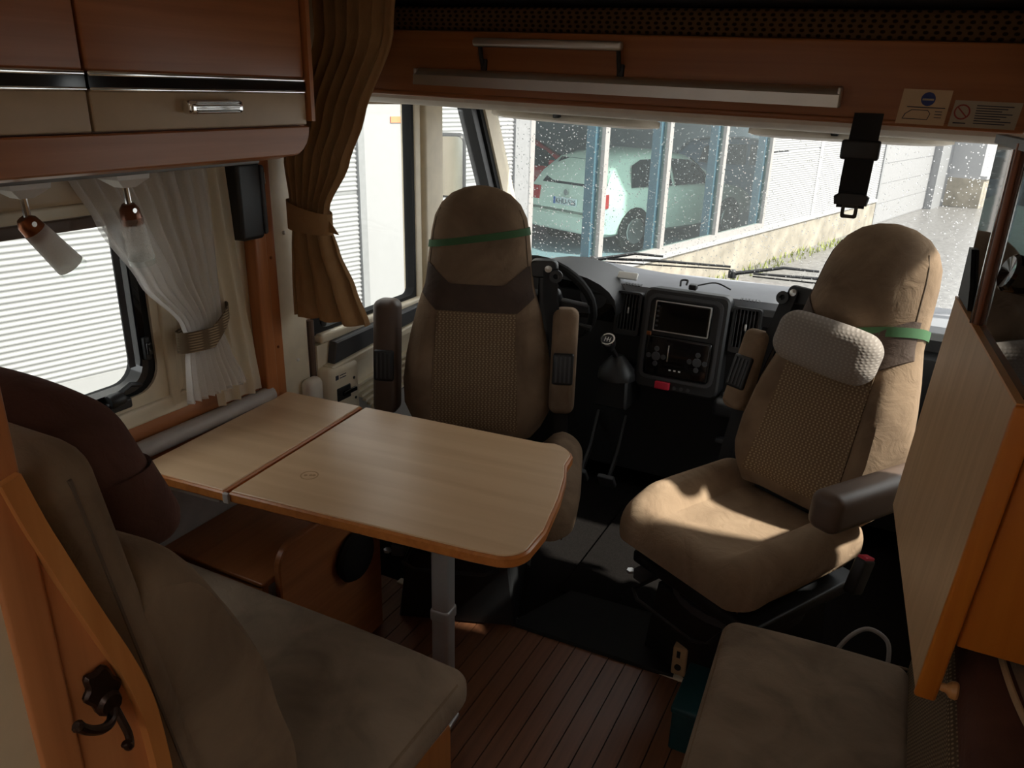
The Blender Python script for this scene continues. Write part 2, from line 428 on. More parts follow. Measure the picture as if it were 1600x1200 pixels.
# rain drops
V, F = [], []
for k in range(5200):
    a, b = random.uniform(-.98, .98), random.uniform(.02, .98)
    p = Vector(ws(a, b)); du = (Vector(ws(a+.01, b))-p).normalized(); dv = (Vector(ws(a, b+.01))-p).normalized(); n = du.cross(dv).normalized()
    if n.y < 0: n = -n
    r = random.choice((.0012, .0015, .0018, .0022, .0026, .0034)); sy = random.uniform(.9, 1.5); o = len(V)
    for q in range(6): V.append(tuple(p+du*r*cos(q*PI/3)+dv*r*sy*sin(q*PI/3)))
    V.append(tuple(p+n*r*.6))
    F += [(o+q, o+(q+1) % 6, o+6) for q in range(6)]+[tuple(o+5-q for q in range(6))]
part('rain_drops', (V, F), 'drop', wsc, kind='stuff')
# A pillars
def pillar(x0, x1, name, s):
    def rings(dy0, dy1, xa, xb, up=1.62, lo=.78):
        out = []
        for t in range(7):
            z = lo+(up-lo)*t/6; b = (z-.795)/(1.56-.795); y = 3.39*(1-b)+3.0*b
            out.append([(xa, y+dy0, z), (xb, y+dy0, z), (xb, y+dy1, z), (xa, y+dy1, z)])
        return gloft(out)
    o = struct(name, rings(-.055, .03, x0, x1), 'cream', 30)
    part('seal', rings(-.085, -.058, x0-.004*s, x1-.01*s), 'rubber', o)
    part('inner_seal', rings(.03, .045, x0, x1), 'cream', o)
    part('glass_run', rings(-.135, -.095, x0-.02, x1-.02) if s > 0 else rings(-.135, -.095, x0+.02, x1+.02), 'black', o)
    return o
pillar(LX-.05, LX+.015, 'trim_2', 1)
pillar(RX-.015, RX+.05, 'trim_3', -1)
# header over windscreen
struct('trim_4', grbox((LX, 3.02, 1.515), (RX, 3.24, 1.62), .02), 'white_pad')

# side panes and door frames (driver side)
w2 = struct('window_2', gframe(rrect(1.852, .832, 2.463, 1.62, .03), rrect(1.885, .858, 2.432, 1.60, .03), 'x', LX-.03, LX+.008), 'rubber')
part('pane', gbox((LX-.022, 1.87, .845), (LX-.018, 2.445, 1.61)), 'glass', w2, smooth=0)
part('glass_run', grbox((LX-.01, 1.895, .86), (LX+.006, 1.925, 1.55), .005), 'black', w2)
part('sill', grbox((LX-.005, 1.86, .815), (LX+.035, 2.62, .846), .01), 'cream', w2)
part('post', grbox((LX-.04, 2.445, .80), (LX+.012, 2.49, 1.62), .01), 'cream', w2)
part('post', grbox((LX-.04, 2.505, .80), (LX+.022, 2.63, 1.62), .012), 'cream', w2)
w5 = struct('window_5', gext([(2.62, .88), (3.34, .88), (2.96, 1.60), (2.62, 1.60)], 'x', LX-.03, LX-.027), 'glass', 0)
part('sill', grbox((LX-.04, 2.60, .86), (LX+.02, 3.40, .925), .01), 'cream', w5)
w6 = struct('window_6', gframe(rrect(2.01, .78, 3.0, 1.62, .03), rrect(2.04, .81, 2.97, 1.60, .03), 'x', RX-.008, RX+.03), 'rubber')
part('pane', gbox((RX+.02, 2.03, .80), (RX+.024, 3.0, 1.60)), 'glass', w6, smooth=0)
# unseen rear side panes behind the camera, added to let in fill light
for nm, x in (('fill_window_left', LX-.02), ('fill_window_right', RX+.02)):
    w = struct(nm, gframe(rrect(-2.24, .76, -.56, 1.64, .06), rrect(-2.18, .82, -.62, 1.58, .06), 'x', x-.015, x+.015), 'rubber')
    part('pane', gbox((x-.002, -2.2, .8), (x+.002, -.6, 1.6)), 'glass', w, smooth=0)

# dinette window on the left wall
w1 = struct('window_1', gframe(rrect(.10, .80, 1.335, 1.34, .07, 6), rrect(.14, .862, 1.262, 1.33, .065, 6), 'x', LX-.02, LX+.012), 'cream')
part('rubber_frame', gframe(rrect(.13, .845, 1.275, 1.335, .075, 6), rrect(.17, .885, 1.225, 1.325, .055, 6), 'x', LX-.05, LX+.004), 'rubber', w1)
part('inner_frame', gframe(rrect(.16, .873, 1.240, 1.33, .066, 6), rrect(.175, .888, 1.222, 1.325, .055, 6), 'x', LX-.03, LX+.010), 'blackgloss', w1)
part('pane', gbox((LX-.045, .12, .83), (LX-.040, 1.27, 1.33)), 'glass', w1, smooth=0)
part('fly_screen_edge', gbox((LX-.008, 1.196, .93), (LX-.006, 1.214, 1.25)), 'darkgrey', w1, smooth=0)
ar = part('stay_arm', gtube([(LX+.005, 1.21, .885), (LX+.02, 1.17, .90), (LX+.022, 1.13, .885)], .007), 'black', w1)
part('stay_knob', glathe([(.0, -.02), (.016, -.02), (.019, -.012), (.019, .012), (.016, .02), (0, .02)], (LX+.022, 1.125, .875), 'y', 10), 'black', ar)
part('stay_bracket', grbox((LX, 1.10, .845), (LX+.03, 1.165, .872), .006), 'black', ar)
la = part('latch', grbox((LX+.008, 1.226, .945), (LX+.022, 1.244, 1.005), .005), 'black', w1)
part('lever', grbox((LX+.02, 1.228, .96), (LX+.03, 1.242, .992), .004), 'blackgloss', la)
bl = part('blind_cassette', grbox((LX, .10, 1.345), (LX+.05, 1.34, 1.425), .012), 'beige_lac', w1)
part('blind_rail', grbox((LX, .12, 1.285), (LX+.018, 1.27, 1.312), .004), 'brownrail', bl)
part('blind_lip', grbox((LX, .10, 1.317), (LX+.04, 1.34, 1.345), .006), 'cream', bl)
part('blind_side', grbox((LX, 1.285, .80), (LX+.022, 1.315, 1.35), .006), 'cream', w1)
part('window_ledge', grbox((LX, .1, .785), (LX+.02, 1.34, .832), .008), 'cream', w1)
# wall cladding
struct('trim_5', grbox((LX, .0, .66), (LX+.008, 1.66, .79), .003), 'cherry')
struct('trim_6', grbox((LX, .0, .02), (LX+.006, 1.87, .66), .003), 'grey_wall')
pil = struct('trim_7', join(grbox((LX, 1.60, .60), (LX+.045, 1.645, 1.50), .006), grbox((LX, 1.645, .60), (LX+.028, 1.695, 1.50), .004)), 'cherry_z')
for z in (1.345, 1.13, .86): part('screw_cap', glathe([(.0045, 0), (.005, .002), (.003, .004), (0, .004)], (LX+.028, 1.672, z), 'x', 8), 'copper', pil)
wp = struct('trim_8', grbox((LX, 1.70, .60), (LX+.016, 1.818, 1.56), .005), 'cream')
for y, z in ((1.745, 1.19), (1.765, .79), (1.745, 1.45)): part('screw_cap', glathe([(.006, 0), (.006, .002), (.003, .005), (0, .005)], (LX+.016, y, z), 'x', 10), 'white_pl', wp)
wo = part('corrugated_hose', gtube([(LX+.012, 1.835, .70), (LX+.012, 1.835, .90)], .012, 10), 'brownrail', wp)
# driver door lining
dl = struct('door_1', gbox((LX, 1.84, .05), (LX+.03, 2.62, .815)), 'cream', 0)
part('door_pad', gext([(1.885, .745), (2.52, .79), (2.52, .835), (1.90, .818)], 'x', LX+.028, LX+.062, .006), 'darkgrey', dl)
part('arm_ledge', gext([(1.86, .715), (2.55, .765), (2.55, .79), (1.86, .745)], 'x', LX+.028, LX+.075, .006), 'cream', dl)
for k in range(6):
    part('rib', gext([(1.99+.022*k, .62-.022*k), (2.45, .664-.022*k), (2.45, .673-.022*k), (1.99+.022*k, .629-.022*k)], 'x', LX+.028, LX+.05), 'cream', dl)
part('pocket', gext([(2.0, .20), (2.5, .2), (2.5, .54), (2.13, .50), (2.02, .60)], 'x', LX+.03, LX+.034), 'grey_wall', dl)
lp = part('latch_panel', grbox((LX+.02, 1.835, .42), (LX+.085, 1.985, .742), .02, 2), 'cream', dl)
part('latch_hole', grbox((LX+.080, 1.86, .625), (LX+.088, 1.93, .672), .004), 'black', lp)
part('latch_tongue', grbox((LX+.085, 1.885, .64), (LX+.096, 1.955, .655), .004), 'blackgloss', lp)
for y, z in ((1.95, .685), (1.955, .612)): part('screw', glathe([(.005, 0), (.005, .002), (0, .003)], (LX+.085, y, z), 'x', 8), 'black', lp)
part('print_mark', gbox((LX+.0846, 1.857, .702), (LX+.0856, 1.872, .717)), 'ink', lp, smooth=0)
for z in (.714, .705): part('print_line', gbox((LX+.0846, 1.878, z-.002), (LX+.0856, 1.91, z+.001)), 'ink', lp, smooth=0)
part('curtain_end_stop', grbox((LX+.012, 1.765, .62), (LX+.06, 1.835, .722), .022, 3), 'white_pad', wp)

# ================================================================== OUTDOORS
FP0 = Vector((-2.25, 11.1, 0)); FD = Vector((.23879, .97107, 0)); FN = Vector((.97107, -.23879, 0))
def fp(s, o, z): v = FP0+FD*s+FN*o; return (v.x, v.y, z)
def fbox(s0, s1, o0, o1, z0, z1):
    v = [fp(s0,o0,z0), fp(s1,o0,z0), fp(s1,o1,z0), fp(s0,o1,z0), fp(s0,o0,z1), fp(s1,o0,z1), fp(s1,o1,z1), fp(s0,o1,z1)]
    return v, [(3,2,1,0),(4,5,6,7),(0,1,5,4),(1,2,6,5),(2,3,7,6),(3,0,4,7)]
GZ = -.8
struct('ground', gbox((-40, -40, GZ-.1), (60, 80, GZ)), 'asphalt', 0)
fac = thing('industrial_building', 'white corrugated metal building with showroom glass outside the windscreen', 'building', (FP0.x, FP0.y, GZ))
def corr(s0, s1, z0, z1, pitch=.034, depth=.012):
    V, F = [], []; n = int((z1-z0)/pitch*4)
    for i in range(n+1):
        z = z0+(z1-z0)*i/n; o = [0, .5, 1, .5][i % 4]*depth
        V += [fp(s0, o, z), fp(s1, o, z)]
    for i in range(n): F.append((2*i, 2*i+1, 2*i+3, 2*i+2))
    return V, F
for a, b in ((-13, -6.42), (-5.86, -4.62), (1.16, 3.06), (3.2, 6.5)):
    part('corrugated_sheet', corr(a, b, -.10 if a < 0 else -.26, .835), 'corr', fac, smooth=180)
    part('corrugated_sheet', corr(a, b, .85, 4.2), 'corr', fac, smooth=180)
part('seam_strip', fbox(-13, -4.62, -.01, .004, .832, .853), 'greymetal', fac, smooth=0)
part('corner_strip', fbox(-6.42, -6.36, -.01, .03, -.1, 4.2), 'greymetal', fac, smooth=0)
part('flat_panel', fbox(-6.36, -6.30, -.01, .018, -.1, 4.2), 'smoothpanel', fac, smooth=0)
part('flat_panel', fbox(-6.30, -5.90, -.02, .006, -.1, 4.2), 'smoothpanel', fac, smooth=0)
part('wall_sign', fbox(-6.08, -5.93, .006, .014, 1.34, 1.385), 'orange_sign', fac, smooth=0)
part('corner_post', fbox(-4.62, -4.40, -.05, .03, -.3, 4.2), 'greymetal', fac, smooth=0)
part('seam_strip', fbox(3.06, 3.20, -.02, .012, -.26, 4.2), 'smoothpanel', fac, smooth=0)
dr = part('roller_door', fbox(6.6, 10.5, -.10, -.05, GZ, 3.4), 'doormetal', fac, smooth=0)
for k in range(10): part('door_slat', fbox(6.62, 10.48, -.05, -.04, GZ+.02+.40*k, GZ+.40+.40*k), 'doormetal', dr, smooth=0)
part('door_lintel', fbox(6.5, 10.9, -.1, .0, 3.4, 4.2), 'smoothpanel', fac, smooth=0)
part('door_jamb', fbox(6.5, 6.6, -.1, .03, GZ, 3.4), 'greymetal', fac, smooth=0)
part('end_pillar', fbox(10.5, 11.6, -.3, .12, GZ, 4.2), 'greymetal', fac, smooth=0)
part('plinth', fbox(-13, 6.5, -.2, .02, GZ, -.26), 'concrete', fac, smooth=0)
part('sill_ledge', fbox(-13, 6.5, -.2, .05, -.30, -.25), 'smoothpanel', fac, smooth=0)
part('sill_upstand', fbox(-13, -4.4, -.05, .015, -.25, -.10), 'smoothpanel', fac, smooth=0)
part('far_plinth', fbox(11.6, 30, -.1, .9, GZ-.0, -.12), 'concrete', fac, smooth=0)
part('far_sill', fbox(11.6, 30, -.1, .95, -.12, -.04), 'smoothpanel', fac, smooth=0)
part('far_wall', fbox(11.6, 30, -.2, .80, -.04, 4.2), 'corr', fac, smooth=0)
part('roof', fbox(-13, 30, -12, .2, 4.2, 4.4), 'greymetal', fac, smooth=0)
part('back_wall', fbox(-13, 30, -12.1, -12, GZ, 4.2), 'shopwall', fac, smooth=0)
part('shop_floor', fbox(-13, 6.5, -12, -.2, GZ-.05, GZ+.02), 'shopfloor', fac, smooth=0)
mul = [-4.40, -3.16, -1.84, -.40, 1.10]
for i, s in enumerate(mul):
    part('mullion', fbox(s-.02, s+.06, -.06, .03, -.25, 4.2), 'mullion', fac, smooth=0)
for i in range(4):
    gl = part('window_pane', fbox(mul[i]+.06, mul[i+1]-.02, -.025, -.015, -.19, 4.2), 'tealglass', fac, smooth=0)
    part('bottom_rail', fbox(mul[i]+.06, mul[i+1]-.02, -.05, .03, -.25, -.17), 'mullion', gl, smooth=0)
    part('inner_post', fbox(mul[i+1]-.09, mul[i+1]-.0, -.16, -.05, GZ, 4.2), 'postblue', fac, smooth=0)
# weeds at the wall foot
V, F = [], []
for k in range(260):
    s = random.uniform(-1.0, 4.2); o = random.uniform(.03, .35); h = random.uniform(.03, .13); a = random.uniform(0, 6.28)
    p = Vector(fp(s, o, GZ)); q = Vector((cos(a), sin(a), 0)); n = len(V)
    V += [tuple(p-q*.012), tuple(p+q*.012), tuple(p+Vector((q.y, -q.x, 0))*h*.5+Vector((0, 0, h)))]; F.append((n, n+1, n+2))
tag(part('weeds', (V, F), 'weed'), 'sparse yellow green weeds along the concrete wall foot', 'weeds', kind='stuff')

def car(name, label, loc, az, paint, plate=None):
    t = thing(name, label, 'car', loc, -R(az))
    st = [(0.0,.55,.60,.62),(.03,.30,.78,.80),(.05,.27,.93,.96),(.20,.25,.96,1.20),(.42,.25,.96,1.40),(.8,.24,.95,1.47),(1.6,.24,.93,1.50),(2.25,.24,.91,1.43),(2.75,.25,.90,1.14),(3.1,.25,.90,.94),(3.6,.26,.82,.84),(3.95,.30,.68,.70),(4.05,.42,.55,.57)]
    rings = []
    for y, zl, zb, zr in st:
        k = 1-.10*max(0, (y-3.3)/.75)**2-.08*max(0, (.25-y)/.25)**2
        f = min(1, (zr-zb)/.45); rw = .84-.22*f
        h = [(.70*k, zl), (.82*k, zl+.06), (.86*k, (zl+zb)/2), (.85*k, zb-.03), (.83*k, zb), (rw*k+.02, zr-.07*f), (rw*k-.06, zr-.01), (rw*k*.5, zr+.02)]
        rings.append([(-x, y, z) for x, z in h]+[(x, y, z) for x, z in reversed(h)])
    part('body', gloft(rings), paint, t, True)
    def side(poly, s, off=.012):
        V = []
        for y, z in poly:
            f = max(0, min(1, (z-.94)/.50)); x = .845-.20*f+off; V.append((s*x, y, z))
        return V, [tuple(range(len(V)))]
    for s in (-1, 1):
        part('side_window', side([(.62, 1.00), (1.62, .985), (1.62, 1.40), (.95, 1.40), (.72, 1.32)], s), 'carglass', t, True, smooth=0)
        part('side_window', side([(1.70, .985), (2.75, .97), (2.42, 1.26), (2.2, 1.36), (1.70, 1.40)], s), 'carglass', t, True, smooth=0)
        for y in (.72, 3.25):
            part('wheel_arch', glathe([(.0, s*.845), (.37, s*.845), (.37, s*.868), (.33, s*.874), (0, s*.874)], (0, y, .33), 'x', 20), 'rubber', t, True)
            w = part('wheel', glathe([(.0, s*.70), (.31, s*.70), (.325, s*.76), (.325, s*.87), (.30, s*.885), (.22, s*.878), (0, s*.87)], (0, y, .325), 'x', 20), 'rubber', t, True)
            part('hub_cap', glathe([(.21, s*.872), (.20, s*.889), (.05, s*.895), (0, s*.895)], (0, y, .325), 'x', 12), 'alu', w, True)
        part('tail_lamp', gbox((s*.84, .0, .72), (s*.62, .10, .93)), 'carred', t, True)
        part('door_handle', grbox((s*.86, 1.15, .86), (s*.895, 1.33, .885), .01), paint, t, True)
        part('door_mirror', grbox((s*.86, 2.45, .98), (s*1.0, 2.57, 1.10), .03), paint, t, True)
    part('rear_window', ([(-.60, .055, 1.0), (.60, .055, 1.0), (.50, .38, 1.385), (-.50, .38, 1.385)], [(0, 1, 2, 3)]), 'carglass', t, True, smooth=0)
    part('windscreen', ([(-.58, 2.37, 1.385), (.58, 2.37, 1.385), (.68, 3.02, .985), (-.68, 3.02, .985)], [(0, 1, 2, 3)]), 'carglass', t, True, smooth=0)
    part('bumper', grbox((-.80, -.07, .28), (.80, .12, .56), .05), paint, t, True)
    part('badge', glathe([(0, -.02), (.05, -.02), (.05, .0), (0, .0)], (0, .02, .88), 'y', 12), 'alu', t, True)
    if plate:
        pl = part('number_plate', grbox((-.26, -.015, .68), (.26, .01, .80), .008), 'platewhite', t, True)
        part('plate_band', gbox((-.255, -.019, .685), (-.215, -.012, .795)), 'plateblue', pl, True, smooth=0)
        cu_ = bpy.data.curves.new('plate_text', 'FONT'); cu_.body = plate; cu_.size = .115; cu_.align_x = 'CENTER'; cu_.extrude = .002
        to = bpy.data.objects.new('tmp_text', cu_); COL.objects.link(to); dg = bpy.context.evaluated_depsgraph_get()
        me = bpy.data.meshes.new_from_object(to.evaluated_get(dg)); bpy.data.objects.remove(to)
        M = Matrix.Translation((.02, -.018, .70)) @ Matrix.Rotation(PI/2, 4, 'X'); me.transform(M); me.name = 'plate_lettering'
        me.materials.clear(); me.materials.append(MT['ink'])
        lo = bpy.data.objects.new('plate_lettering', me); COL.objects.link(lo); lo.parent = pl
    return t
car('hatchback_car', 'pale green white hatchback behind the showroom glass showing its number plate', (-4.95, 11.65, GZ+.02), 22, 'cargreen', 'KHU-526')
car('hatchback_car', 'red car standing far back behind the leftmost showroom pane', (-9.2, 14.2, GZ+.02), 60, 'carred')
car('hatchback_car', 'blue grey car far back behind the pale hatchback', (-5.2, 18.3, GZ+.02), 75, 'carblue')
# wing mirror outside
wm = thing('wing_mirror', 'black framed wing mirror outside the small driver side quarter window', 'mirror', (-1.97, 3.2, 1.1))
part('housing', gxf(grbox((-.10, -.03, -.145), (.10, .07, .145), .03, 3), Matrix.Translation((-1.98, 3.20, 1.262)) @ Matrix.Rotation(R(27), 4, 'Z')), 'black', wm)
part('mirror_glass', gxf(gext(rrect(-.088, -.132, .088, .132, .025), 'y', -.034, -.031), Matrix.Translation((-1.98, 3.20, 1.262)) @ Matrix.Rotation(R(27), 4, 'Z')), 'chrome', wm)
part('arm', gtube([(-1.69, 3.28, .98), (-1.80, 3.26, 1.0), (-1.96, 3.23, 1.08), (-1.98, 3.23, 1.14)], .018), 'black', wm)
# windscreen wipers
def wiper(label, p0, p1, piv, armend):
    t = thing('windscreen_wiper', label, 'wiper', p0, 0, 'windscreen wipers')
    P0, P1 = Vector(p0), Vector(p1)
    part('blade', gtube([tuple(P0), tuple(P0.lerp(P1, .5)+Vector((0, 0, .008))), tuple(P1)], [.006, .008, .006], 6), 'black', t)
    part('rubber', gtube([tuple(P0+Vector((0, -.008, -.012))), tuple(P1+Vector((0, -.008, -.012)))], .004, 5), 'rubber', t)
    part('wiper_arm', gtube([piv, tuple(Vector(piv).lerp(Vector(armend), .6)+Vector((0, 0, .022))), armend], [.011, .008, .006], 6), 'black', t)
    part('pivot', glathe([(.02, -.02), (.02, .012), (.012, .02), (0, .02)], piv, 'z', 10), 'black', t)
wiper('long black wiper lying in front of the steering wheel side', (-1.46, 3.72, .80), (-.73, 3.79, .83), (-1.40, 3.70, .80), (-1.06, 3.77, .845))
wiper('black wiper lying in front of the passenger seat', (-.62, 3.79, .81), (-.02, 3.76, .825), (-.72, 3.80, .795), (-.33, 3.79, .855))

# ================================================================== DASHBOARD
dash = thing('dashboard', 'black dashboard with grey top pad under the windscreen', 'dashboard', (XC, 3.0, 0))
def prof(pts, x0, x1, n=1): return gloft([[(x0+(x1-x0)*k/n, y, z) for y, z in pts] for k in range(n+1)])
part('lower_body', prof([(2.90, .10), (3.27, .10), (3.27, .74), (2.86, .86), (2.80, .80), (2.82, .55), (2.86, .40)], LX+.02, RX-.02), 'dashblack', dash)
top = []
for k in range(29):
    x = LX+.01+(RX-LX-.02)*k/28; a = (x-XC)/HW; yf = 3.70-.33*a*a-.01
    bmp = .02*math.exp(-((x+1.16)/.22)**2)+.012*math.exp(-((x+.25)/.35)**2)
    top.append([(x, 2.83, .885), (x, 2.84, .905+bmp*.5), (x, 2.95, .915+bmp), (x, 3.12, .905+bmp), (x, 3.28, .87+bmp*.4), (x, min(yf, 3.45), .825), (x, yf, .79), (x, yf, .75), (x, 2.86, .80)])
part('top_pad', gloft(top), 'dashgrey', dash)
part('front_lip', prof([(2.80, .83), (2.835, .835), (2.835, .886), (2.815, .888), (2.795, .87)], LX+.02, RX-.02), 'dashblack', dash)
# instrument hood
hd = []
for k in range(13):
    a = R(180*k/12); hd.append((-1.16+.24*cos(a), .845+.115*sin(a)))
part('instrument_hood', join(gloft([[(x, 2.70, z) for x, z in hd]+[(x*1+0, 2.70, max(.80, z-.03)) for x, z in reversed(hd)], [(x, 2.95, z+.01) for x, z in hd]+[(x, 2.95, max(.80, z-.03)) for x, z in reversed(hd)]])), 'dashblack', dash)
bz = part('instrument_panel', gext([(-1.39, .76), (-.93, .76), (-.95, .87), (-1.02, .93), (-1.3, .93), (-1.37, .87)], 'y', 2.80, 2.83), 'blackgloss', dash)
for x in (-1.05, -1.25): part('dial', glathe([(.055, -.004), (.055, 0), (.048, 0), (.048, -.002), (0, -.002)], (x, 2.80, .855), 'y', 20), 'darkgrey', bz)
# centre stack
def tilt(g): return gxf(g, rot_about((0, 2.76, .62), 'X', -9))
cs = part('centre_console', tilt(gext(rrect(-.835, .545, -.515, .925, .03), 'y', 2.72, 2.88, .008)), 'dashblack', dash)
part('console_bezel', tilt(gframe(rrect(-.815, .585, -.535, .905, .03), rrect(-.803, .597, -.547, .893, .025), 'y', 2.712, 2.73)), 'darkgrey', cs)
sc_ = part('radio_screen', tilt(grbox((-.785, 2.706, .765), (-.572, 2.73, .885), .006)), 'blackgloss', cs, label='dark touchscreen radio')
part('screen_glass', tilt(gbox((-.758, 2.7035, .777), (-.585, 2.7065, .873))), 'screen', sc_, smooth=0)
part('screen_rim', tilt(gframe(rrect(-.782, .768, -.575, .882, .004), rrect(-.778, .772, -.579, .878, .004), 'y', 2.7035, 2.708)), 'alu', sc_)
for k in range(5): part('screen_key', tilt(gbox((-.774, 2.7035, .785+.018*k), (-.765, 2.707, .792+.018*k))), 'darkgrey', sc_, smooth=0)
cp = part('climate_panel', tilt(grbox((-.80, 2.706, .60), (-.555, 2.73, .752), .01)), 'blackgloss', cs)
for x in (-.755, -.60):
    for dx, dz in ((0, .028), (.028, 0), (-.028, 0), (0, -.028), (0, 0)):
        part('climate_button', tilt(glathe([(.009, -.004), (.010, .0), (0, .0)] if (dx or dz) else [(.016, -.006), (.017, 0), (0, 0)], (x+dx, 2.704, .675+dz), 'y', 10)), 'darkgrey', cp)
part('chrome_bar', tilt(grbox((-.713, 2.701, .66), (-.709, 2.708, .722), .0015)), 'chrome', cp)
for k in range(3): part('indicator', tilt(gbox((-.70+.018*k, 2.7035, .628), (-.692+.018*k, 2.707, .633))), 'white_pl', cp, smooth=0)
part('orange_key', tilt(grbox((-.803, 2.702, .748), (-.785, 2.71, .764), .003)), 'copper', cp)
part('hazard_button', tilt(grbox((-.745, 2.700, .553), (-.690, 2.73, .582), .004)), 'red', cs, label='red hazard button')
for k in range(3): part('switch', tilt(glathe([(.007, -.004), (.007, 0), (0, 0)], (-.672+.026*k, 2.715, .565), 'y', 8)), 'darkgrey', cs)
def vent(x0, x1, z0, z1):
    v = part('air_vent', tilt(gframe(rrect(x0, z0, x1, z1, .012), rrect(x0+.008, z0+.02, x1-.008, z1-.008, .008), 'y', 2.735, 2.80)), 'dashblack', dash)
    part('vent_back', tilt(gbox((x0+.006, 2.79, z0+.015), (x1-.006, 2.80, z1-.006))), 'black', v, smooth=0)
    n = 7
    for k in range(n):
        x = x0+.012+(x1-x0-.024)*k/(n-1); part('vent_slat', tilt(gbox((x-.0015, 2.742, z0+.018), (x+.0015, 2.775, z1-.008))), 'darkgrey', v, smooth=0)
    part('vent_tab', tilt(grbox(((x0+x1)/2-.004, 2.732, (z0+z1)/2), ((x0+x1)/2+.004, 2.745, (z0+z1)/2+.025), .003)), 'alu', v)
    for k in range(6): part('defrost_slot', gbox((x0+.012+.012*k, 2.80, .915), (x0+.019+.012*k, 2.83, .918)), 'black', v, smooth=0)
vent(-.945, -.845, .73, .895); vent(-.505, -.405, .73, .895)
part('cup_tray', grbox((-.52, 2.68, .50), (-.30, 2.84, .57), .02), 'dashblack', dash)
for x in (-.47, -.41): part('cup_ring', glathe([(.026, .575), (.026, .582), (.021, .582), (.021, .575)], (x, 2.73, 0), 'z', 16), 'alu', dash)
part('glovebox_handle', grbox((-.52, 2.815, .34), (-.44, 2.85, .36), .006), 'darkgrey', dash)
part('card_holder', gxf(grbox((-.98, 2.86, .925), (-.90, 2.872, .955), .004), rot_about((-.94, 2.86, .93), 'X', -40)), 'white_pl', dash)
ph = part('phone_mount', gtube(smooth_path([(-.72, 2.83, .93), (-.72, 2.84, .950), (-.70, 2.85, .950), (-.70, 2.84, .935)]), .004, 6), 'black', dash)
part('mount_clip', grbox((-.685, 2.81, .925), (-.655, 2.84, .945), .005), 'black', ph)
part('mount_cable', gtube(smooth_path([(-.66, 2.83, .94), (-.60, 2.87, .950), (-.54, 2.86, .935)]), .003, 6), 'black', ph)
gp = part('gear_pod', gext([(-.97, .46), (-.84, .46), (-.84, .58), (-.86, .60), (-.95, .60)], 'y', 2.66, 2.86, .01), 'dashblack', dash)
# steering wheel
swc = (-1.165, 2.60, .865)
sw = thing('steering_wheel', 'black steering wheel behind the driver seat armrest', 'steering wheel', swc, 0, None, (R(-62), 0, 0))
part('rim', gtube([(.19*cos(2*PI*k/32), .19*sin(2*PI*k/32), 0) for k in range(32)], .0165, 10, closed=True), 'rubber', sw, True)
hub = part('hub', grbox((-.075, -.07, -.035), (.075, .06, .015), .025, 3), 'black', sw, True)
for a in (0, 180, 270): part('spoke', gxf(gext([(.05, -.03), (.185, -.018), (.185, .018), (.05, .03)], 'z', -.02, 0, .005), Matrix.Rotation(R(a), 4, 'Z')), 'darkgrey', sw, True)
part('column', gtube([(0, 0, -.03), (0, 0, -.20)], [.045, .055], 14), 'black', sw, True)
part('stalk', gtube([(.04, .0, -.07), (.15, .03, -.07), (.205, .04, -.07)], [.006, .008, .011], 8), 'black', sw, True)
# gear lever
gl = thing('gear_lever', 'gear lever with ringed knob left of the centre console', 'gear lever', (-.885, 2.67, .6))
part('gaiter', gloft([[(-.885+w*cos(2*PI*k/10), 2.66+w*.9*sin(2*PI*k/10), z) for k in range(10)] for w, z in ((.075, .59), (.07, .62), (.045, .655), (.02, .68))]), 'leather' if False else 'black', gl)
part('stick', gtube([(-.885, 2.66, .66), (-.90, 2.60, .735)], .010, 8), 'black', gl)
kn = part('knob', gxf(glathe([(.0, -.035), (.017, -.035), (.026, -.012), (.027, .008), (.024, .018), (0, .018)], (0, 0, 0), 'z', 16), Matrix.Translation((-.902, 2.59, .745)) @ Matrix.Rotation(R(35), 4, 'X')), 'black', gl)
part('knob_ring', gxf(gframe(arc(0, 0, .0275, 0, 337.5, 15), arc(0, 0, .022, 0, 337.5, 15), 'z', .012, .0205), Matrix.Translation((-.902, 2.59, .745)) @ Matrix.Rotation(R(35), 4, 'X')), 'chrome', kn)
kM = Matrix.Translation((-.902, 2.59, .745)) @ Matrix.Rotation(R(35), 4, 'X')
for x in (-.010, 0, .010): part('knob_mark', gxf(gbox((x-.001, -.010, .018), (x+.001, .010, .0192)), kM), 'white_pl', kn, smooth=0)
part('knob_mark', gxf(gbox((-.011, -.001, .018), (.011, .001, .0192)), kM), 'white_pl', kn, smooth=0)
# pedals
for x, lb in ((-1.02, 'black pedal on the left in the dark footwell'), (-.90, 'black pedal on the right in the dark footwell')):
    t = thing('pedal', lb, 'pedal', (x, 2.8, .0), 0, 'pedals')
    part('pedal_pad', gxf(grbox((x-.035, 2.68, .10), (x+.035, 2.70, .17), .006), rot_about((x, 2.69, .13), 'X', 35)), 'darkgrey', t)
    part('pedal_arm', gtube([(x, 2.70, .13), (x, 2.80, .22), (x, 2.90, .40)], .010, 6), 'black', t)

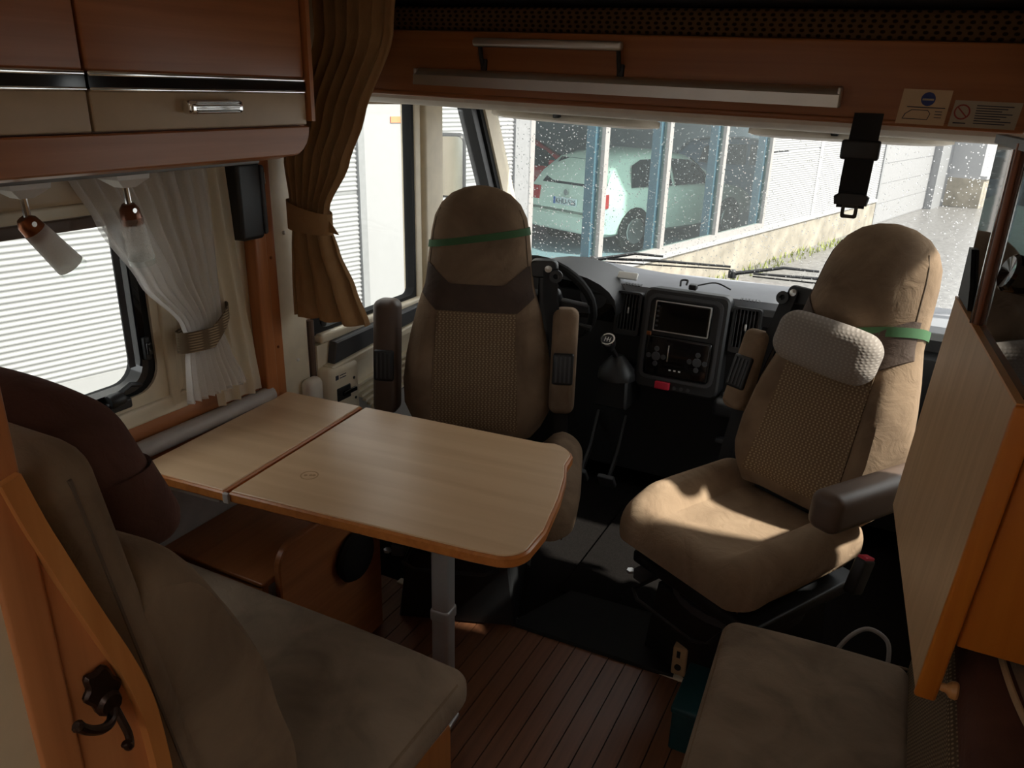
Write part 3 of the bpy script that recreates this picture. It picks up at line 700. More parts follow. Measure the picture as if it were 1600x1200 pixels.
# ================================================================== DROP-DOWN BED OVER THE CAB
BT = R(1.35)
bed = thing('drop_down_bed', 'wooden drop down bed front above the cab with dotted mattress edge', 'bed', (-.64, 2.0, 1.65), 0, None, (0, BT, 0))
def bl_(g): return g
part('front_panel', grbox((-.93, -.01, -.088), (.82, .02, .083), .006), 'cherry_x', bed, True)
part('panel_lip', grbox((-.93, -.014, -.090), (.82, .02, -.076), .005), 'cherry_x', bed, True)
part('mattress_cover', grbox((-.95, .0, .078), (.85, 1.1, .145), .02), 'bedfab', bed, True)
part('mattress_shade_block', grbox((-.95, .02, .145), (.85, 1.1, .30), .03), 'black', bed, True, label='black block painting the shade above the mattress')  # black block stands in for the shade over the mattress
part('underside', gloft([[(x, .012, -.080), (x, .020, -.100), (x, .045, -.112), (x, .10, -.118), (x, .80, -.122), (x, 1.0, -.118), (x, 1.06, -.09), (x, 1.06, .07), (x, .0, .07)] for x in (-.985, .84)]), 'white_pad', bed, True)
part('edge_welt', gtube([(-.985, .03, -.100), (-.985, .12, -.116), (-.985, .80, -.120), (-.985, 1.0, -.116)], .012, 8), 'piping', bed, True)
part('cover_cap', glathe([(.009, -.012), (.009, -.010), (.006, -.014), (0, -.014)], (-.80, 0, .045), 'y', 12), 'cherry_x', bed, True)
tag(bed.children[0], None)
def bed_pt(x, y, z): return tuple(MW[bed] @ Vector((x, y, z)))
hn = thing('handle_rail', 'short aluminium handle on two black brackets on the bed front', 'handle', bed_pt(-.27, -.03, .04), 0, None, (0, BT, 0))
part('grip', grbox((-.215, -.014, .004), (.205, .008, .026), .008, 3), 'alu', hn, True)
for x in (-.195, .195):
    bk = part('bracket', gtube([(x, -.004, .01), (x, .006, -.02), (x, .02, -.05)], .006, 8), 'black', hn, True)
    part('bracket_foot', grbox((x-.006, .012, -.055), (x+.012, .024, -.025), .004), 'black', bk, True)
al = thing('curtain_rail', 'long aluminium profile across the wooden bed front', 'rail', bed_pt(-.10, -.03, -.034), 0, None, (0, BT, 0))
part('profile', gext([(-.024, -.024), (.018, -.024), (.018, .020), (.004, .020), (-.014, .014), (-.024, .002)], 'x', -.565, .555, .003), 'alu', al, True)
for x in (-.56, .55): part('end_cap', grbox((x-.004, -.022, -.022), (x+.004, .018, .018), .003), 'alu', al, True)
# strap with buckle
st_ = thing('safety_strap', 'black safety strap with metal tongue hanging from the bed front', 'strap', (-.128, 1.985, 1.56))
part('webbing', gribbon([(-.124, 1.984, 1.572), (-.127, 1.983, 1.50), (-.129, 1.982, 1.43), (-.130, 1.982, 1.365)], [(.030, 0, 0), (.031, 0, 0), (.031, 0, 0), (.030, 0, 0)], [(0, .002, 0)]*4), 'webbing', st_)
part('slider', grbox((-.170, 1.972, 1.472), (-.088, 1.992, 1.515), .006), 'black', st_)
part('buckle', gext([(-.165, 1.372), (-.095, 1.372), (-.092, 1.39), (-.105, 1.40), (-.155, 1.40), (-.168, 1.39)], 'y', 1.970, 1.992, .003), 'black', st_)
part('tongue', gframe(rrect(-.148, 1.342, -.112, 1.382, .006), rrect(-.140, 1.350, -.120, 1.368, .003), 'y', 1.978, 1.983), 'blackgloss', st_)
# stickers on the bed front
def sticker(label, x0, x1, z0, z1, paper):
    t = thing('sticker', label, 'sticker', bed_pt(0, -.013, 0), 0, None, (0, BT, 0))
    part('paper', gext([(x0, z0), (x1, z0), (x1+.004, z1), (x0+.004, z1)], 'y', -.0015, .002), paper, t, True); return t
def ring(x, z, r0, r1): return gframe(arc(x, z, r1, 0, 342, 19), arc(x, z, r0, 0, 342, 19), 'y', -.0025, -.001)
s1 = sticker('paper sticker with a round blue emblem on the bed front', .573, .668, -.083, -.012, 'paper')
part('emblem', gext(arc(.628, -.031, .014, 0, 342, 19), 'y', -.0025, -.001), 'inkblue', s1, True)
part('emblem_bar', gbox((.617, -.003, -.034), (.639, -.002, -.030)), 'paper2', s1, True, smooth=0)
part('print_line', gbox((.590, -.0025, -.049), (.664, -.001, -.047)), 'ink', s1, True, smooth=0)
for k in range(3): part('print_line', gbox((.646, -.0025, -.056-.006*k), (.660, -.001, -.0545-.006*k)), 'ink', s1, True, smooth=0)
part('vehicle_outline', gframe([(.584, -.073), (.634, -.073), (.638, -.060), (.632, -.053), (.600, -.053), (.588, -.062)], [(.586, -.0715), (.633, -.0715), (.6365, -.060), (.6315, -.0545), (.601, -.0545), (.590, -.0625)], 'y', -.0025, -.001), 'ink', s1, True)
s2 = sticker('grey sticker with a red prohibition ring on the bed front', .676, .800, -.083, -.030, 'paper2')
part('prohibition_ring', ring(.697, -.053, .0125, .0155), 'inkred', s2, True)
part('prohibition_bar', gxf(gbox((-.014, -.0025, -.0013), (.014, -.001, .0013)), Matrix.Translation((.697, 0, -.053)) @ Matrix.Rotation(R(45), 4, 'Y')), 'inkred', s2, True, smooth=0)
part('print_line', gbox((.684, -.0025, -.0765), (.708, -.001, -.074)), 'ink', s2, True, smooth=0)
for k in range(8): part('print_line', gbox((.722, -.0025, -.040-.005*k), (.790-.01*(k % 3), -.001, -.038-.005*k)), 'ink', s2, True, smooth=0)
solo('ceiling_speaker', grbox((.15, 1.93, 1.66), (.28, 2.06, 1.80), .03, 3), 'black', 'black box at the right end of the bed front', 'speaker')

# sun visors
def visor(label, x0, x1, y, z, sl):
    t = thing('sun_visor', label, 'sun visor', ((x0+x1)/2, y, z))
    rings = []; n = 20
    for k in range(n+1):
        u = -1+2*k/n; q = max(.02, (1-abs(u)**5)**.5); x = (x0+x1)/2+u*(x1-x0)/2
        zz = z+sl*u
        rings.append([(x, y+.085*q*cos(2*PI*j/14), zz+.017*q*sin(2*PI*j/14)+.01*cos(2*PI*j/14)) for j in range(14)])
    part('pad', gloft(rings), 'white_pad', t)
    xm = (x0+x1)/2-.03
    part('clip', grbox((xm-.012, y-.09, z-.0), (xm+.012, y-.06, z+.022), .004), 'black', t)
    part('hinge_rod', gtube([(x0+.05, y+.07, z+.01), (x1-.05, y+.07, z+.01)], .005, 6), 'white_pl', t)
visor('cream sun visor folded up above the driver side windscreen', -1.58, -.88, 2.92, 1.505, -.014)
visor('cream sun visor folded up behind the hanging black strap', -.56, .08, 2.92, 1.487, -.003)

# ================================================================== CAB SEATS
WT = [(0, .175), (.04, .205), (.10, .232), (.18, .236), (.27, .226), (.35, .211), (.43, .192), (.515, .167), (.60, .157), (.68, .148), (.73, .138), (.77, .118), (.80, .088), (.818, .05), (.825, .012)]
def lerp_t(T, h):
    for (a, b), (c, d) in zip(T, T[1:]):
        if a <= h <= c: return b+(d-b)*(h-a)/(c-a)
    return T[-1][1]
def back_front(x, h):
    w = lerp_t(WT, h); u = max(-1, min(1, x/max(w, 1e-4)))
    T = .055
    if h > .70: T *= max(.05, math.sqrt(max(0, 1-((h-.70)/.126)**2)))
    if h < .06: T *= .55+.45*h/.06
    b = .030*max(0, min(1, (.47-h)/.15)) if h < .47 else 0
    return -(T*(max(0, 1-abs(u)**3.2))**.55 + b*math.exp(-((abs(u)-.78)/.17)**2)*(1-abs(u)**8) + .012*math.exp(-((h-.62)/.1)**2)*(1-u*u))
def back_rear(x, h):
    w = lerp_t(WT, h); u = max(-1, min(1, x/max(w, 1e-4)))
    T = .065 if h < .70 else .065*max(.05, math.sqrt(max(0, 1-((h-.70)/.126)**2)))
    return T*(max(0, 1-abs(u)**4))**.5
def backrest_geo():
    rings = []
    hs = [0, .02, .04, .07, .10, .14, .18, .225, .27, .31, .35, .39, .43, .47, .515, .56, .60, .64, .68, .71, .73, .75, .77, .785, .80, .81, .818, .825]
    for h in hs:
        w = lerp_t(WT, h); r = []
        for k in range(29):
            u = -cos(PI*k/28); x = u*w; r.append((x, back_front(x, h), h))
        for k in range(1, 12):
            u = cos(PI*k/12); x = u*w; r.append((x, back_rear(x, h), h))
        rings.append(r)
    return gloft(rings)
def patch(xl, xr, hb, ht, nu=24, nh=18, off=.0035):
    """patch lying on the front of the backrest"""
    V, F = [], []
    for j in range(nh+1):
        for i in range(nu+1):
            u = -1+2*i/nu; t = j/nh
            h = hb(u)*(1-t)+ht(u)*t; w = lerp_t(WT, h)
            x = (xl(h) if u < 0 else xr(h))*u; V.append((x, back_front(x, h)-off, h))
    o = len(V); V += [(x, y+off+.004, h) for x, y, h in V]
    for j in range(nh):
        for i in range(nu):
            a = j*(nu+1)+i; F.append((a, a+1, a+nu+2, a+nu+1))
    bd = [i for i in range(nu+1)]+[j*(nu+1)+nu for j in range(1, nh+1)]+[nh*(nu+1)+i for i in range(nu-1, -1, -1)]+[j*(nu+1) for j in range(nh-1, 0, -1)]
    for a, b in zip(bd, bd[1:]+bd[:1]): F.append((a, b, b+o, a+o))
    used = sorted({i for f in F for i in f}); mp = {k: n for n, k in enumerate(used)}
    return [V[k] for k in used], [tuple(mp[i] for i in f) for f in F]
def band_wrap(h0, slope, half, off=.004):
    """elastic strap round the headrest"""
    rings = []; n = 44
    for k in range(n):
        a = 2*PI*k/n; s, c = sin(a), cos(a)
        u = s; x0 = u*.999
        hh = h0+slope*u
        ring = []
        for dh, o in ((-half, off), (half, off), (half, -.001), (-half, -.001)):
            h = hh+dh; w = lerp_t(WT, h); x = u*w
            y = back_front(x, h)-o if c > 0 else back_rear(x, h)+o
            x = x+o*u
            ring.append((x, y, h))
        rings.append(ring)
    V, F = gloft(rings, False); b = (n-1)*4
    for j in range(4): F.append((b+j, b+(j+1) % 4, (j+1) % 4, j))
    return V, F
def arm_geo(L=.34, w=.042, d=.05):
    """armrest along +z from the pivot"""
    return grbox((-w, -d, -.02), (w, d, L), .028, 3, 3)
def cab_seat(label, loc, rotz, recline, cush_mat, arm_l, arm_r, strap, towerside, sx=1.0, sy=1.0, zb=.475, co=(0, 0), cw=1.0):
    t = thing('captain_chair', label, 'chair', loc, rotz)
    # base
    base = part('pedestal', gext([(-.19, .0), (.19, .0), (.16, .25), (-.16, .25)], 'y', -.17, .20, .01), 'black', t, True)
    part('swivel_plate', glathe([(.0, .25), (.19, .25), (.19, .275), (.0, .275)], (0, .0, 0), 'z', 24), 'darkgrey', base, True)
    for x in (-.17, .17): part('slide_rail', grbox((x-.02, -.24, .275), (x+.02, .24, .31), .004), 'darkgrey', t, True)
    part('seat_pan', grbox((-.22, -.22, .31), (.22, .24, .35), .01), 'black', t, True)
    part('adjust_bar', gtube([(-.13, -.16, .30), (-.14, -.285, .285), (-.10, -.305, .28), (.10, -.305, .28), (.14, -.285, .285), (.13, -.16, .30)], .006, 6), 'black', t, True)
    part('side_lever', gtube([(.19, -.15, .31), (.225, -.21, .30), (.225, -.26, .29)], .008, 6), 'black', t, True)
    for x in (-.20, .20): part('bolt', glathe([(.012, 0), (.012, .008), (0, .008)], (x, -.24, .29), 'z', 6), 'alu', t, True)
    # cushion
    def cf_(x, y, z):
        s = max(0, (abs(x)-.13)/.12); z2 = z
        if z > .40:
            b_ = max(0, min(1, (abs(x)-.115)/.075)); b_ = b_*b_*(3-2*b_); fb = max(0, min(1, (y+.27)/.14))
            z2 += (.040*b_-.020*(1-b_))*fb - .03*max(0, abs(x)-.2)*5
        if y < -.10: z2 -= .30*(y+.10)**2
        if y < 0: x = x*(1-.12*(-y/.28)**3)
        if z < .40: z2 += .015; x *= .94; y = y*.96
        return (x*cw+co[0], y+co[1], z2)
    part('seat_cushion', grbox((-.262, -.275, .355), (.262, .235, .500), .066, 4, 15, cf_), cush_mat, t, True)
    # backrest
    MB = Matrix.Translation((0, .205, zb)) @ Matrix.Rotation(R(-recline), 4, 'X')
    MS = MB @ Matrix.Diagonal((sx, sy, 1, 1)); X = lambda g: gxf(g, MS)
    b = part('backrest', X(backrest_geo()), 'suede', t, True)
    sm = lambda u, a, bb: max(0, min(1, (abs(u)-a)/(bb-a)))
    part('woven_insert', X(patch(lambda h: .140-.05*h, lambda h: .140-.05*h, lambda u: .035, lambda u: .432)), 'insert', b, True, label='woven beige centre panel')
    part('dark_band', X(patch(lambda h: lerp_t(WT, h)*.97, lambda h: lerp_t(WT, h)*.97, lambda u: .432+.05*sm(u, .66, 1), lambda u: .52+.062*sm(u, .50, .95), 30, 10, .0045)), 'band', b, True, label='dark brown band across the backrest')
    for s in (-1, 1):
        part('side_seam', X(gtube([(s*lerp_t(WT, h)*.93, back_front(lerp_t(WT, h)*.93, h)-.001, h) for h in (.58, .63, .68, .72, .755)], .0013, 5)), 'seam', b, True)
    if strap: tagp = part('elastic_strap', X(band_wrap(*strap)), 'green', b, True, label='green elastic strap round the headrest')
    # belt tower
    s = towerside
    tw = part('belt_tower', X(join(grbox((s*.20-.022, .0, .30), (s*.20+.022, .06, .60), .01), gext(rrect(min(s*.15, s*.235), .545, max(s*.15, s*.235), .60, .02), 'y', -.01, .06, .004))), 'black', t, True)
    part('guide_bolt', X(glathe([(.011, -.012), (.011, -.018), (0, -.02)], (s*.208, 0, .575), 'y', 10)), 'alu', tw, True)
    part('guide_loop', X(gframe(arc(s*.232, .553, .020, 0, 342, 15), arc(s*.232, .553, .009, 0, 342, 15), 'y', -.022, -.006)), 'black', tw, True)
    part('belt_webbing', X(gribbon([(s*.215, -.016, .575), (s*.218, -.020, .48), (s*.240, -.012, .36), (s*.262, .0, .20), (s*.27, .02, .02), (s*.27, .04, -.12)], [(.022, 0, .004)]*6, [(0, .0015, 0)]*6)), 'webbing', t, True)
    bk = part('buckle', gxf(grbox((-.016, -.028, -.05), (.016, .028, .05), .008), Matrix.Translation((.292, .09, .445)) @ Matrix.Rotation(R(-20), 4, 'X')), 'black', t, True)
    part('buckle_button', gxf(grbox((-.013, -.024, .045), (.013, .022, .056), .004), Matrix.Translation((.292, .09, .445)) @ Matrix.Rotation(R(-20), 4, 'X')), 'red', bk, True, label='red buckle button')
    # armrests
    for sd, spec in ((-1, arm_l), (1, arm_r)):
        mat, ang, hh, ln, dx = spec
        MA = MB @ Matrix.Translation((sd*(.268*sx+dx), -.005, hh)) @ Matrix.Rotation(R(ang), 4, 'X')
        a = part('armrest', gxf(arm_geo(ln), MA), mat, t, True)
        hz = ln*.42 if ang < 20 else ln*.22
        rc = part('armrest_hinge', gxf(grbox((-.034, -.058, hz-.055), (.034, -.040, hz+.05), .008) if ang < 20 else grbox((-.047, -.03, hz-.05), (.047, .02, hz+.03), .008), MA), 'black', a, True)
        if ang < 20:
            for k in range(4): part('hinge_rib', gxf(gbox((-.024+.014*k, -.061, hz-.045), (-.018+.014*k, -.056, hz+.04)), MA), 'darkgrey', a, True, smooth=0)
    return t
drv = cab_seat('brown driver seat turned to face the table, both armrests up', (-1.12, 1.935, 0), R(21), 5, 'suede',
               ('leather', -2, .08, .37, .02), ('suede', -2, .12, .33, .0), (.665, .026, .011), 1, 1.07, 1.05, .495, (.08, -.015), 1.1)
pas = cab_seat('brown passenger seat turned towards the aisle with a grey pillow', (-.25, 2.01, 0), R(-29), 18, 'suede_lt',
               ('suede', 0, .20, .24, .0), ('leather', 104, .185, .40, .0), (.50, .055, .013), -1, 1.10, 1.35, .495, (-.03, .005), 1.0)
# pillow on the passenger seat
MP = MW[pas] @ Matrix.Translation((0, .205, .495)) @ Matrix.Rotation(R(-18), 4, 'X')
def pf(x, y, z):
    k = 1-.12*(abs(x)/.15)**3; return (x, y*k, z*k)
pl = thing('neck_pillow', 'grey quilted neck pillow strapped to the passenger backrest', 'pillow', tuple(MP @ Vector((-.015, -.105, .45))))
MPP = MP @ Matrix.Translation((.0, -.130, .452)) @ Matrix.Rotation(R(3), 4, 'Y')
po = part('pillow_body', gxf(grbox((-.155, -.055, -.075), (.155, .055, .075), .05, 4, 6, pf), MPP), 'pillow', pl)

# ================================================================== TABLE
TB = R(4.2); TL = Vector((-1.60, 1.17, 0))
tb = thing('dinette_table', 'folding dinette table with beige laminate top and wooden edge', 'table', (-1.05, 1.40, 0), TB)
iv = MW[tb].inverted()
def tl(x, y): v = iv @ Vector((x, y, 0)); return (v.x, v.y)
# main leaf in local coordinates
A = tl(-1.270, 1.125); Bq = tl(-1.340, 1.70)
x0 = (A[0]+Bq[0])/2; y0, y1 = -.255, .318
main = [(x0, y0), (.36, y0+.014)]+arc(.405, y0+.080, .062, -80, -8, 5)+[(.470, -.10), (.450, .05), (.428, .155), (.408, .215)]+arc(.325, y1-.075, .085, 22, 82, 4)+[(.30, y1), (x0, y1)]
leaf = [(-.535, y0-.004), (x0-.012, y0-.004), (x0-.012, y1), (-.535, y1)]
def inset(poly, d):
    n = len(poly); out = []
    for i in range(n):
        p0, p1, p2 = Vector(poly[i-1]), Vector(poly[i]), Vector(poly[(i+1) % n])
        e1 = (p1-p0).normalized(); e2 = (p2-p1).normalized(); nn = (Vector((-e1.y, e1.x))+Vector((-e2.y, e2.x))).normalized()
        out.append(tuple(p1+nn*d))
    return out
mo = part('table_top', gext(main, 'z', .690, .716, .004), 'honey_y', tb, True, label='wooden edged main leaf')
part('laminate', gext(inset(main, .007), 'z', .712, .7195, .0015), 'table', mo, True)
part('stain', gframe(arc(-.135, -.110, .022, 0, 342, 19), arc(-.135, -.110, .019, 0, 342, 19), 'z', .7193, .7199), 'burn', mo, True, label='ring shaped stain')
for dx in (-.008, .003, .010): part('stain', gext(arc(-.135+dx, -.110+dx*.5, .0045, 0, 330, 11), 'z', .7193, .7199), 'burn', mo, True)
lo = part('folding_leaf', gext(leaf, 'z', .690, .716, .004), 'honey_y', tb, True)
part('laminate', gext(inset(leaf, .007), 'z', .712, .7195, .0015), 'table', lo, True)
part('edge_clip', grbox((x0-.015, y0-.006, .688), (x0+.003, y0+.004, .714), .003), 'greytube', lo, True)
part('support_rail', grbox((-.52, y0+.02, .665), (x0-.05, y0+.05, .692), .004), 'greytube', lo, True)
for yy in (-.15, .12): part('hinge', grbox((x0-.05, yy, .684), (x0+.04, yy+.05, .691), .002), 'alu', lo, True)
lg = iv @ Vector((-.875, 1.40, 0))
leg = part('leg', grbox((lg.x-.024, lg.y-.024, .015), (lg.x+.024, lg.y+.024, .69), .010, 2), 'legmetal', tb, True)
part('leg_collar', grbox((lg.x-.027, lg.y-.027, .335), (lg.x+.027, lg.y+.027, .375), .010, 2), 'legmetal', leg, True)
part('foot_plate', grbox((lg.x-.032, lg.y-.032, 0), (lg.x+.032, lg.y+.032, .016), .005), 'alu', leg, True)
part('underframe', grbox((lg.x-.2, lg.y-.05, .668), (lg.x+.2, lg.y+.05, .692), .005), 'darkgrey', tb, True)
# wall tube under the window
solo('wall_tube', gtube([(LX+.035, .9, .728), (LX+.035, 1.62, .728)], .024, 14), 'greytube', 'grey padded tube along the wall beside the table', 'tube')
# console under table
cb = thing('seat_console', 'wooden floor console under the table with rounded end panel', 'console', (-1.45, 1.5, 0))
part('side_panel', grbox((LX+.01, 1.20, .0), (-1.285, 1.222, .415), .004), 'cherry_x', cb)
part('end_panel', gext([(1.24, .0), (1.66, .0), (1.66, .50)]+arc(1.30, .44, .06, 90, 180, 6), 'x', -1.285, -1.262, .004), 'cherry', cb)
part('top_board', grbox((LX+.01, 1.20, .40), (-1.285, 1.66, .42), .004), 'cherry', cb)
tag(solo('round_vent', glathe([(.0, 0), (.062, 0), (.075, .008), (.078, .018), (.07, .030), (.05, .036), (0, .036)], (-1.262, 1.52, .335), 'x', 24), 'rubber', 'round black disc on the wooden console under the table', 'vent'))

# ================================================================== LEFT BENCH (foreground)
bn = thing('dinette_bench', 'wooden dinette bench with grey brown seat cushion and padded back', 'bench', (-1.15, .85, 0))
part('front_board', grbox((LX+.01, 1.03, .0), (-.66, 1.055, .40), .005), 'cherry_x', bn)
part('end_board', gext([(.30, .0), (1.06, .0), (1.06, .355)]+arc(1.035, .375, .025, 0, 90, 4)+[(.60, .42), (.30, .42)], 'x', -.668, -.645, .004), 'honey', bn)
part('seat_board', gbox((LX+.01, .30, .37), (-.67, 1.03, .39)), 'cherry', bn, smooth=0)
def scf(x, y, z):
    if z > .43: z += .010*math.sin((x+.3)*9)*math.sin(y*8)*.5 + .012*(1-((x+1.15)/.55)**2)
    return (x, y, z)
cu1 = part('seat_cushion', grbox((LX+.015, .50, .385), (-.638, 1.135, .475), .035, 3, 10, scf), 'suede_grey', bn)
part('piping', gtube([(LX+.03, 1.127, .462), (-.70, 1.127, .462), (-.665, 1.118, .464), (-.648, 1.085, .464), (-.646, .60, .466)], .0035, 6), 'suede', cu1)
# backrest cushion: slab leaning back plus lumbar bolster
def bent(x, y, z):
    t = (z-.42)/.9; return (x, y-.15*t, z)
bk1 = part('back_cushion', grbox((LX+.02, .470, .45), (-.652, .572, 1.285), .045, 3, 10, bent), 'suede', bn)
lpf = smooth_path([(0, .42, .47), (0, .60, .455), (0, .660, .50), (0, .668, .60), (0, .655, .714), (0, .640, .82), (0, .612, .915), (0, .572, 1.01), (0, .535, 1.070), (0, .495, 1.108), (0, .455, 1.115), (0, .42, 1.07)], 4)
cyl, czl = .53, .78; rings = []
for k in range(61):
    u = k/60; x = LX+.04+(-.664-LX-.04)*u; e = min(u, 1-u)*60; f = 1-.13*max(0, 1-e/4.0)**2.2
    rings.append([(x, cyl+(q[1]-cyl)*f+.007*sin(x*17+q[2]*9)*sin(q[2]*21)*(1 if q[1] > .5 else 0), czl+(q[2]-czl)*f) for q in lpf])
part('lumbar_cushion', gloft(rings), 'suede', bn)
part('back_seam', gtube([(-.653, .530-.15*(z-.42)/.9, z) for z in (.5, .6, .7,   .8, .9, 1.0, 1.1, 1.2, 1.25)], .0025, 5), 'seam', bk1)
part('lower_roll', grbox((LX+.05, .60, .462), (-.672, .715, .585), .05, 4, 6, lambda x, y, z: (x, y+.008*sin(x*30), z)), 'suede', bn)
# curved wooden cheek beside the backrest
edge = [(q[1], q[2]) for q in smooth_path([(0, .340, 1.285), (0, .352, 1.235), (0, .363, 1.197), (0, .376, 1.152), (0, .391, 1.102), (0, .410, 1.041), (0, .424, .98), (0, .430, .915), (0, .432, .85), (0, .432, .70), (0, .432, .40)], 3)]
ck = part('cheek_panel', gext([(.3448, .40)]+[e for e in reversed(edge) if e[0] > .346]+[(.3448, 1.26)], 'x', -.66, -.645), 'cherry_z', bn)
rings = []
for i, (y, z) in enumerate(edge):
    a = Vector(edge[max(i-1, 0)]); b = Vector(edge[min(i+1, len(edge)-1)]); tn = (b-a).normalized(); nn = Vector((-tn.y, tn.x))
    if nn.x < 0: nn = -nn
    pi_ = Vector((y, z))-nn*.018
    rings.append([(-.662, y, z), (-.632, y, z), (-.632, pi_.x, pi_.y), (-.662, pi_.x, pi_.y)])
part('cheek_edge', gloft(rings), 'honey', ck)
hr = thing('bench_headrest', 'large dark brown headrest on top of the bench back', 'headrest', (-1.15, .58, 1.0))
def hf(x, y, z):
    u = (x+1.11)/.20; t = (z-1.065)/.14
    return (x-.02*t, y-.045*t, z-.02*u*u*(1 if t > 0 else -.4))
part('headrest_pad', grbox((-1.30, .555, .925), (-.915, .705, 1.205), .065, 4, 9, hf), 'headrest', hr)
for x in (-1.25, -1.05): part('headrest_post', gtube([(x, .60, .93), (x, .62, 1.05)], .007, 8), 'chrome', hr)
# wardrobe beside the bench
wd = thing('wardrobe', 'wooden wardrobe side behind the bench with cream inner panel', 'wardrobe', (-.9, .2, 0))
part('corner_post', grbox((-.668, .306, .0), (-.640, .3445, 2.0), .004), 'cherry_z', wd)
part('cream_panel', gbox((-.665, -.8, .0), (-.644, .306, 2.0)), 'beige_lac', wd, smooth=0)
hk = thing('coat_hook', 'dark bronze double coat hook with leaf shaped plate on wardrobe side', 'hook', (-.635, .36, 1.02))
lf = []
for k in range(36):
    a = 2*PI*k/36; rr = .024+.0028*cos(6*a+.6)+.0025*cos(2*a-2.2); lf.append((.376+rr*.80*cos(a)-.30*rr*sin(a), 1.022+rr*1.15*sin(a)))
part('plate', gext(lf, 'x', -.645, -.636, .003), 'iron', hk)
part('plate_boss', glathe([(.014, -.637), (.011, -.631), (0, -.629)], (0, .378, 1.006), 'x', 12), 'iron', hk)
hp = smooth_path([(-.634, .379, 1.000), (-.624, .369, .996), (-.612, .352, 1.006), (-.604, .334, 1.024), (-.600, .322, 1.042)], 6)
part('hook_arm', gtube(hp, [.0050]*(len(hp)-3)+[.0055, .006, .0035], 10), 'iron', hk)
hp = smooth_path([(-.634, .382, .996), (-.628, .383, .980), (-.624, .384, .966), (-.618, .380, .958), (-.612, .374, .964), (-.613, .372, .971)], 6)
part('small_hook', gtube(hp, [.0042]*(len(hp)-3)+[.005, .005, .0035], 10), 'iron', hk)

# ================================================================== LEFT OVERHEAD CABINET
oc = thing('overhead_cabinet', 'glossy wooden overhead cabinet with beige lower band and chrome strip', 'cabinet', (-1.48, .9, 1.44))
endp = [(-.6, 1.447)]
yE = 1.505
body = [(-.6, 1.50), (1.44, 1.45)]+arc(1.44, 1.51, .06, -90, 0, 5)+[(yE, 1.99), (-.6, 1.99)]
part('carcass', gext(body, 'x', LX, -1.315), 'cherry', oc)
part('bottom_rail', gext([(-.6, 1.445), (1.43, 1.445)]+arc(1.43, 1.505, .06, -90, 0, 5)+[(1.49, 1.509), (-.6, 1.509)], 'x', -1.318, -1.288, .004), 'cherry', oc)
part('end_edge', gloft([[(-1.318, y, z), (-1.284, y, z), (-1.284, y-.012, z), (-1.318, y-.012, z)] for y, z in ((1.505, 1.52), (1.506, 1.6), (1.506, 1.75), (1.504, 1.99))]), 'cherry_z', oc)
for y0_, y1_ in ((.34, .935), (.941, 1.488)):
    d = part('cabinet_door', grbox((-1.315, y0_, 1.612), (-1.295, y1_, 1.985), .005), 'cherry', oc)
    part('chrome_strip', grbox((-1.312, y0_, 1.604), (-1.2905, y1_, 1.613), .003), 'chrome', d)
    part('gloss_strip', gbox((-1.312, y0_, 1.585), (-1.2935, y1_, 1.605)), 'blackgloss', d, smooth=0)
    part('chrome_strip', grbox((-1.312, y0_, 1.580), (-1.2905, y1_, 1.586), .002), 'chrome', d)
    part('lower_band', grbox((-1.315, y0_, 1.512), (-1.295, y1_, 1.580), .003), 'beige_lac', d)
    hy = 1.20 if y1_ > 1 else .52
    h = part('handle', grbox((-1.296, hy-.070, 1.540), (-1.268, hy+.070, 1.566), .008), 'chrome', d)
    for k in range(6): part('grip_rib', grbox((-1.2695, hy-.055, 1.5425+.0037*k), (-1.2655, hy+.055, 1.5450+.0037*k), .001), 'alu', h)
part('under_trim', gext([(LX, 1.435), (-1.34, 1.435), (-1.30, 1.445), (LX, 1.45)], 'y', -.6, 1.43), 'cherry', oc)
solo('curtain_track', grbox((-1.62, .2, 1.423), (-1.385, 1.42, 1.437), .004), 'greymetal', 'grey curtain track under the overhead cabinet', 'track')
def spot(label, y, dirv, x=-1.42, shade='frost', cap='copper'):
    t = thing('spot_lamp', label, 'lamp', (x, y, 1.425), 0, 'spot lamps under the cabinet')
    part('switch_base', gloft([[(x-.03, y-.038, 1.424), (x+.03, y-.038, 1.424), (x+.03, y+.038, 1.424), (x-.03, y+.038, 1.424)], [(x-.03, y-.036, 1.414), (x+.03, y-.036, 1.414), (x+.03, y+.036, 1.414), (x-.03, y+.036, 1.414)], [(x-.014, y-.014, 1.397), (x+.014, y-.014, 1.397), (x+.014, y+.014, 1.397), (x-.014, y+.014, 1.397)]]), 'white_pl', t)
    part('stem', gtube([(x, y, 1.40), (x, y+.003, 1.352)], .0065, 10), 'chrome', t)
    dv = Vector(dirv).normalized(); q = dv.to_track_quat('Z', 'Y').to_matrix().to_4x4(); M = Matrix.Translation((x, y+.003, 1.348)) @ q
    part('cap', gxf(glathe([(.0, -.016), (.012, -.016), (.019, -.006), (.021, .014), (.021, .026), (0, .026)], (0, 0, 0), 'z', 18), M), cap, t)
    part('joint', gtube([(x-.02, y, 1.352), (x+.02, y, 1.352)], .005, 8), 'chrome', t)
    part('glass_shade', gxf(glathe([(.0215, .012), (.0225, .03), (.0255, .085), (.0265, .100), (.0245, .100), (.0205, .03), (.0195, .014)], (0, 0, 0), 'z', 24), M), shade, t)
    part('glass_rim', gxf(glathe([(.0262, .098), (.0270, .112), (.0250, .112), (.0244, .098)], (0, 0, 0), 'z', 24), M), 'glass', t)
spot('left spot lamp with frosted glass shade turned towards the window corner', .868, (.10, .55, -.80))
spot('spot lamp with clear rimmed shade in front of the sheer curtain', 1.078, (-.05, .16, -1), -1.42, 'clearshade', 'brownmetal')
